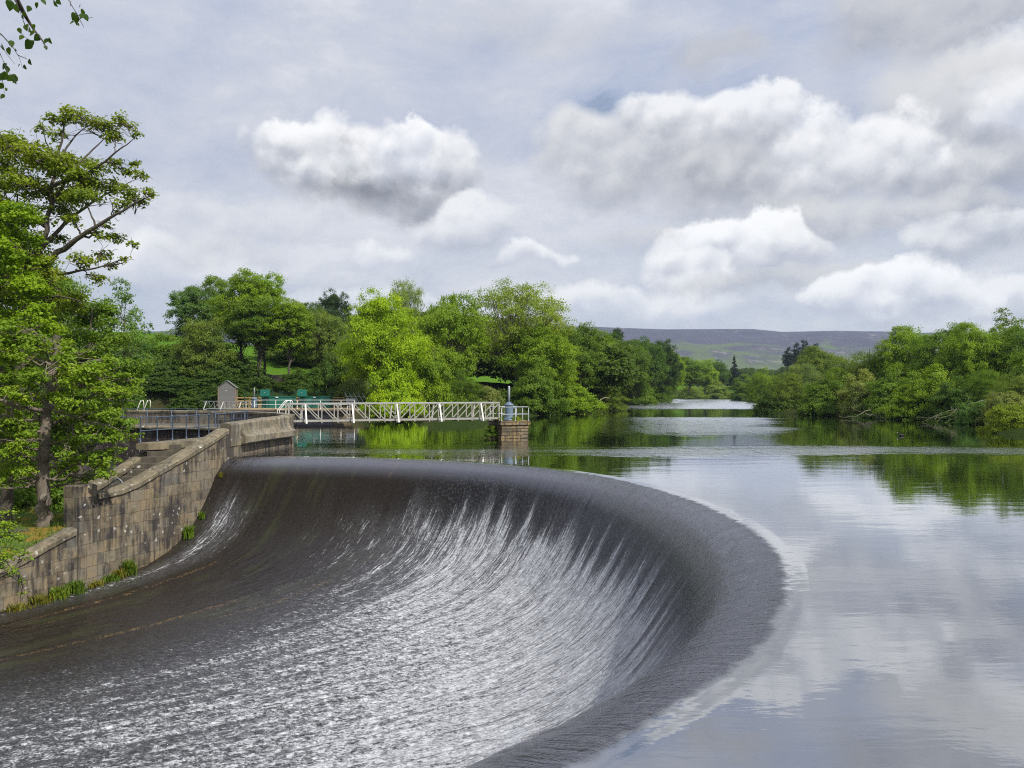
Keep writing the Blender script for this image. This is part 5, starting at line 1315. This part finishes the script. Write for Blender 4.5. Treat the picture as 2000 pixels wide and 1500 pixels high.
# bright bushy tree at the far left edge, dark stem
DC = 33.5
Tb = [([(12, 1050, DC), (16, 960, DC), (6, 860, DC), (0, 700, DC), (-6, 560, DC), (10, 460, DC)], .26, .05), ([(8, 880, DC), (-20, 700, DC), (-40, 560, DC)], .15, .05)]
cC = fill([(-60, 400), (20, 385), (55, 430), (70, 560), (110, 600), (95, 660), (60, 690), (-60, 700)], 44, 22, 36, DC - 1.5, DC + 1.5)
near_tree('sycamore_tree', 'bright green sycamore at the left edge, its dark stem behind the pale trunk', tuple(at(12, 1050, DC)), Tb, cC, .15, 1100, (.21, .34, .016), 33, flat=.6)
# mid-depth trees filling the ravine behind
DE = 42.0
Tb = [([(150, 1010, DE), (158, 860, DE), (170, 700, DE), (180, 600, DE)], .2, .04), ([(160, 860, DE), (120, 760, DE), (90, 690, DE)], .12, .03)]
cE = fill([(90, 590), (180, 575), (232, 650), (262, 720), (250, 800), (225, 890), (240, 960), (140, 1010), (60, 960), (40, 700)], 80, 22, 36, DE - 2, DE + 3)
near_tree('ravine_tree', 'shaded mid green tree filling the hollow behind the pale trunk', tuple(at(150, 1010, DE)), Tb, cE, .17, 750, 'mid', 34, flat=.6)
DF = 37.0
Tb = [([(-10, 1080, DF), (0, 950, DF), (-10, 800, DF)], .22, .05)]
cF = fill([(-60, 700), (60, 700), (75, 820), (78, 950), (60, 1030), (20, 1060), (-60, 1080)], 46, 24, 36, DF - 2, DF + 2)
near_tree('ravine_tree', 'dense deep green tree below the sycamore at the left edge', tuple(at(-10, 1080, DF)), Tb, cF, .16, 900, 'mid', 35, flat=.6)
# hawthorn cascading over the lower wall
DG = 24.6
Tb = [([(-50, 1120, DG + 1.5), (-20, 1060, DG + .8), (20, 1040, DG + .3), (50, 1060, DG)], .07, .015), ([(-20, 1060, DG + .8), (10, 1090, DG), (40, 1130, DG - .3), (46, 1160, DG - .4)], .04, .008)]
cG = [(10, 1030, 22, DG), (30, 1050, 20, DG), (-10, 1060, 28, DG), (15, 1085, 24, DG - .2), (45, 1085, 15, DG - .2), (0, 1110, 22, DG - .3), (28, 1115, 14, DG - .3), (45, 1135, 9, DG - .4), (47, 1158, 7, DG - .4), (-20, 1010, 26, DG + .5), (25, 1000, 12, DG)]
near_tree('hawthorn', 'light green hawthorn spilling over the low end of the wall', tuple(at(-50, 1120, DG + 1.5)), Tb, cG, .095, 1100, (.22, .34, .025), 36, flat=.75, cat='bush')
# background thicket behind the basin, left of the far bridge
treepx('bush_a', 130, 66, 590, 95, 'deep', 'deep green thicket behind the mid ravine tree', 'tree', base=1.0)
treepx('round_b', 40, 75, 470, 110, 'mid', 'large mid green tree behind the far-left foliage', 'tree', base=1.0)
treepx('bush_a', 205, 64.5, 752, 55, 'mid', 'low green bush above the left end of the upper wall', 'bush', base=1.2)

# ------------------------------------------------------------------ overhanging birch twigs, top left
bt = empty('birch_branch', (-5.2, 3.4, 0.6)); tag(bt, 'drooping birch branch with small toothed leaves hanging in at the top left corner', 'branch')
DH = 4.6; rng = np.random.RandomState(77)
tw = [([(-300, 620), (-330, 100), (-260, -160), (-60, -120), (25, -10), (45, 28), (62, 55), (78, 75), (88, 92)], .028, .0022), ([(-200, -140), (-100, -90), (0, -60), (28, 2), (44, 45), (52, 60)], .006, .0016),
      ([(-120, -60), (-60, 20), (0, 66), (20, 88), (31, 105), (50, 113)], .006, .0015), ([(20, 88), (33, 108), (40, 130)], .002, .001), ([(-80, 30), (-10, 80), (5, 97), (25, 123)], .004, .001),
      ([(-60, 60), (-5, 100), (3, 118), (10, 135), (30, 162)], .003, .001), ([(-40, 110), (0, 150), (5, 180)], .003, .001), ([(-60, -60), (60, -120), (120, -20), (145, 22), (152, 35), (160, 50)], .005, .0012), ([(148, 26), (170, 32), (178, 30)], .002, .001), ([(30, 55), (45, 70), (62, 80)], .002, .001)]
tubes = []
for (pts, r0, r1) in tw:
    P_ = np.array([at(x, y, DH + .25 * math.sin(i * 1.3 + x * .01)) for i, (x, y) in enumerate(pts)])
    tubes.append((P_, np.linspace(r0, r1, len(P_))))
o = link('twigs', wood_mesh('twigs', tubes, 6), M['bark'], bt); place(o, bt)
LV = [(15, 5, 15), (28, 12, 12), (52, 13, 9), (68, 6, 8), (104, 2, 10), (110, 0, 9), (135, 4, 9), (153, 8, 6), (43, 24, 7), (40, 30, 5), (48, 50, 12), (40, 58, 10), (55, 55, 9), (60, 62, 10), (34, 56, 8), (62, 48, 7), (69, 70, 11), (60, 82, 10), (52, 83, 14), (38, 70, 8), (87, 78, 11), (94, 76, 8), (85, 90, 7), (18, 82, 10), (14, 96, 11), (2, 88, 10), (27, 94, 5), (55, 118, 9), (46, 107, 5), (34, 125, 5), (45, 128, 7),
      (6, 127, 11), (10, 132, 9), (3, 148, 14), (6, 145, 12), (18, 150, 11), (24, 150, 12), (28, 155, 9), (24, 158, 5), (0, 165, 9), (8, 172, 5), (2, 186, 8), (141, 28, 11), (146, 34, 11), (138, 41, 8), (157, 20, 9), (163, 30, 10), (148, 45, 6), (155, 28, 8), (80, 0, 8), (-20, 40, 14), (-30, 100, 14), (-12, 120, 12)]
q = np.array([(0, .55), (.22, .28), (.36, 0), (.30, -.25), (0, -.42), (-.30, -.25), (-.36, 0), (-.22, .28)]) * (1, -1)
V = []; F = []; T = []
for i, (x, y, s) in enumerate(LV):
    c = at(x, y, DH + rng.uniform(-.1, .1)); sz = s * 1.55 / FPX * DH
    a = rng.uniform(-.9, .9); tilt = rng.uniform(-1.1, 1.1); u = np.array((math.cos(a) * math.cos(tilt), math.sin(tilt), -math.sin(a))); w = np.array((math.sin(a), rng.uniform(-.4, .4), math.cos(a)))
    n_ = np.cross(u, w)
    for j, (qx, qy) in enumerate(q): V.append(c + sz * (qx * u + qy * w) + n_ * sz * abs(qx) * .35)
    F.append([i * 8 + k for k in range(8)]); T.append(rng.rand() * .8)
o = link('leaves', mesh_np('leaves', np.array(V), np.array(F), tint=T), M['leaf'], bt); place(o, bt); o.color = (.06, .12, .016, 1)

# ------------------------------------------------------------------ small growth at the wall foot
def tuft(label, c, h, w, n, col, seed, name='grass_tuft'):
    rng = np.random.RandomState(seed); V = []; F = []; T = []
    for k in range(n):
        b0 = np.array((rng.normal() * w * .4, rng.normal() * w * .3, 0)); a = rng.uniform(0, 6.28); d = np.array((math.cos(a), math.sin(a), 0)); hh = h * rng.uniform(.45, 1.1); ln = rng.uniform(.15, .7) * hh
        s = np.array((-d[1], d[0], 0)) * .012
        p0, p1, p2 = b0, b0 + d * ln * .3 + (0, 0, hh * .65), b0 + d * ln + (0, 0, hh)
        i = len(V); V += [p0 - s * 1.6, p0 + s * 1.6, p1 + s * 1.6, p1 - s * 1.6, p2]; F.append((i, i + 1, i + 2, i + 3)); F.append((i + 3, i + 2, i + 4, i + 4)); T += [rng.rand(), rng.rand()]
    F = np.array(F); me = mesh_np(name, np.array(V), [F[::2], F[1::2][:, :3]], tint=[*T[::2], *T[1::2]])
    o = link(name, me, M['leaf'], None, tuple(c)); o.color = tuple(CO[col]) + (1,) if isinstance(col, str) else col + (1,)
    return tag(o, label, 'plant')
def wall_foot(px, py):
    """a point on the spillway edge in front of the wall foot"""
    best = min(range(len(P1)), key=lambda i: abs(HX + P1[i, 0] / P1[i, 1] * FPX - px) + (1e4 if P1[i, 1] > 39.2 else 0))
    n_ = normals_r(P1)[best]; p = P1[best] + n_ * .22
    D = p[1]; return np.array((p[0], p[1], pz(py, D)))
def prof_at(c):
    d = (X - c[0]) ** 2 + (Y - c[1]) ** 2; return float(Z.ravel()[int(np.argmin(d))])
for k, (px, py, h, w, n, col, lab) in enumerate(((243, 1112, .75, .45, 420, 'bright', 'tall leafy weed clump growing at the middle of the wall foot'), (228, 1125, .45, .5, 260, 'gold', 'yellowish grass just left of the tall weed clump'),
        (360, 1010, .7, .35, 240, 'mid', 'green weed tuft high on the wall foot near the crest'), (388, 985, .4, .22, 120, 'mid', 'small weed tuft highest up the wall foot'),
        (205, 1140, .35, .5, 260, 'bright', 'short bright grass tuft at the wall foot below the pillar'), (180, 1150, .3, .5, 220, 'gold', 'yellow-green mossy tuft left of the short bright grass'),
        (135, 1175, .55, .6, 420, 'bright', 'bright upright grass tuft left of the mossy tufts'), (108, 1180, .5, .6, 420, 'lime', 'lime grass tuft in the middle of the lower wall foot'),
        (70, 1192, .4, .7, 360, 'gold', 'yellow grass strip running toward the left edge'), (30, 1205, .3, .7, 260, 'gold', 'thin yellow grass at the leftmost wall foot'), (425, 930, .3, .2, 90, 'gold', 'mossy tuft beside the crest end'))):
    c = wall_foot(px, py); c[2] = prof_at(c) - .03; tuft(lab, c, h * .85, w * .75, int(n * .5), {'lime': (.16, .24, .03), 'bright': (.12, .20, .025), 'gold': (.20, .20, .035)}.get(col, col), 100 + k)
# grass blades on the bank
V = []; F = []; T = []; rng = np.random.RandomState(9)
for k in range(9000):
    i = rng.randint(0, GXb.shape[0]); t = rng.rand() ** 1.6 * 9 + .45; j = np.interp(t, offs, np.arange(len(offs)))
    j0 = int(j); j1 = min(j0 + 1, len(offs) - 1); f_ = j - j0
    p = np.array((GXb[i, j0] * (1 - f_) + GXb[i, j1] * f_, GYb[i, j0] * (1 - f_) + GYb[i, j1] * f_ + rng.uniform(-.12, .12), GZb[i, j0] * (1 - f_) + GZb[i, j1] * f_ - .02))
    a = rng.uniform(0, 6.28); d = np.array((math.cos(a), math.sin(a), 0)); hh = rng.uniform(.08, .26); s = np.array((-d[1], d[0], 0)) * .011
    i_ = len(V); V += [p - s, p + s, p + d * hh * .5 + (0, 0, hh)]; F.append((i_, i_ + 1, i_ + 2)); T.append(rng.rand())
o = link('grass', mesh_np('grass', np.array(V), np.array(F), tint=T), M['leaf']); o.color = (.12, .19, .02, 1); tag(o, kind='stuff')
# tufts and a small bush on the pier
for k, (dx_, dy_, h, lab) in enumerate(((-.7, -.75, .25, 'grass tuft on the left corner of the stone pier'), (.45, -.2, .3, 'grass tuft right of the blue valve column on the pier'), (-.5, .3, .22, 'grass tuft behind the left rail post on the pier'))):
    tuft(lab, (-.2 + dx_, 55.3 + dy_, 1.14), h, .35, 150, 'gold', 200 + k)
tree('bush_c', (-1.35, 54.7, .15), .95, 1.0, 'mid', 'small bush sprouting from the left side of the stone pier', 'bush')

# flecks of foam and leaf floating on the pool
V = []; F = []; rng = np.random.RandomState(55)
for k in range(170):
    px = rng.uniform(1560, 2000); py = rng.normal(1135, 50) if rng.rand() < .8 else rng.uniform(960, 1300); D = 3 * FPX / max(60, py - HY)
    c = pt(px, D, .004); r0 = rng.uniform(.003, .0075); i = len(V); a0 = rng.rand() * 6
    for q in range(5): V.append(c + (r0 * math.cos(a0 + q * 1.256) * rng.uniform(.6, 1.3), r0 * math.sin(a0 + q * 1.256) * rng.uniform(.6, 1.3), 0))
    V.append(c + (0, 0, r0 * .6))
    for q in range(5): F.append((i + q, i + (q + 1) % 5, i + 5))
o = MB().raw(V, F).build('floating_foam', M['galv']); tag(o, kind='stuff')

# ------------------------------------------------------------------ driftwood, water bird
def snag(label, spec, seed):
    rng = np.random.RandomState(seed); tubes = []
    for (x0, y0, x1, y1, D, r) in spec:
        a, b_ = at(x0, y0, D), at(x1, y1, D - 1.0); p = limb_path(rng, a, b_, .12, .08, 8); tubes.append((p, np.linspace(r, r * .25, 8)))
        for q in range(5):
            e = p[rng.randint(2, 7)]; tubes.append((limb_path(rng, e, e + rng.normal(size=3) * np.array((.9, .5, .45)), .15, .05, 5), np.linspace(r * .4, .012, 5)))
    o = link('driftwood', wood_mesh('driftwood', tubes, 6), M['pale_wood']); tag(o, label, 'branch')
snag('bleached fallen branches trailing in the water left of the yellow bush', [(1930, 780, 1850, 822, 84, .05), (1905, 792, 1830, 824, 84, .04), (1880, 800, 1800, 824, 86, .035)], 3)
snag('grey dead branch dipping from the buff bush into the water', [(1690, 808, 1740, 826, 96, .06), (1700, 800, 1660, 824, 97, .05)], 4)
snag('dead bough lying from the olive willow to the water', [(1190, 778, 1135, 806, 126, .10)], 5)
def bird(label, px, py, D, rz, mat):
    c = at(px, py, D); c[2] = 0
    r = empty('water_bird', c, rz); tag(r, label, 'bird')
    bm = bmesh.new(); P_ = [((-.20, 0, .10), .015), ((-.13, 0, .07), .06), ((0, 0, .06), .095), ((.11, 0, .07), .075), ((.16, 0, .14), .034), ((.175, 0, .20), .030), ((.20, 0, .235), .038), ((.235, 0, .23), .02)]
    vs = [bm.verts.new(p) for p, _ in P_]
    for a, b_ in zip(vs, vs[1:]): bm.edges.new((a, b_))
    me = bpy.data.meshes.new('body'); bm.to_mesh(me); bm.free(); o = link('body', me, mat, r)
    sk = o.modifiers.new('skin', 'SKIN'); sub = o.modifiers.new('sub', 'SUBSURF'); sub.levels = sub.render_levels = 2
    for v, (_, rr) in zip(me.skin_vertices[0].data, P_): v.radius = (rr, rr * .95)
    MB().lathe([(.016, 0), (.012, .03), (.003, .06)], (0, 0, 0), 8).build('bill', M['white_beak'], r, smooth=True)
    bl = [x for x in r.children if x.name.startswith('bill')][0]; bl.location = (.25, 0, .225); bl.rotation_euler = (0, rad(100), 0)
    return r
bird('small black water bird swimming off the right bank', 1760, 851, 57.5, rad(170), M['black_feather'])
0 and bird('pale water bird far out in the bright tree reflection', 1958, 992, 21.6, rad(20), M['label_white'])

# ------------------------------------------------------------------ air
hm = bpy.data.materials.new('haze_air'); hm.use_nodes = True
for n in list(hm.node_tree.nodes):
    if n.type != 'OUTPUT_MATERIAL': hm.node_tree.nodes.remove(n)
ho = hm.node_tree.nodes[0]; pv = hm.node_tree.nodes.new('ShaderNodeVolumePrincipled')
pv.inputs['Color'].default_value = (0.62, 0.78, 1.0, 1); pv.inputs['Density'].default_value = 0.00011; pv.inputs['Anisotropy'].default_value = 0.2
hm.node_tree.links.new(pv.outputs[0], ho.inputs['Volume'])
b = MB(); b.box((500, 2900, 146), (8400, 7400, 310)); tag(b.build('haze', hm), kind='stuff')
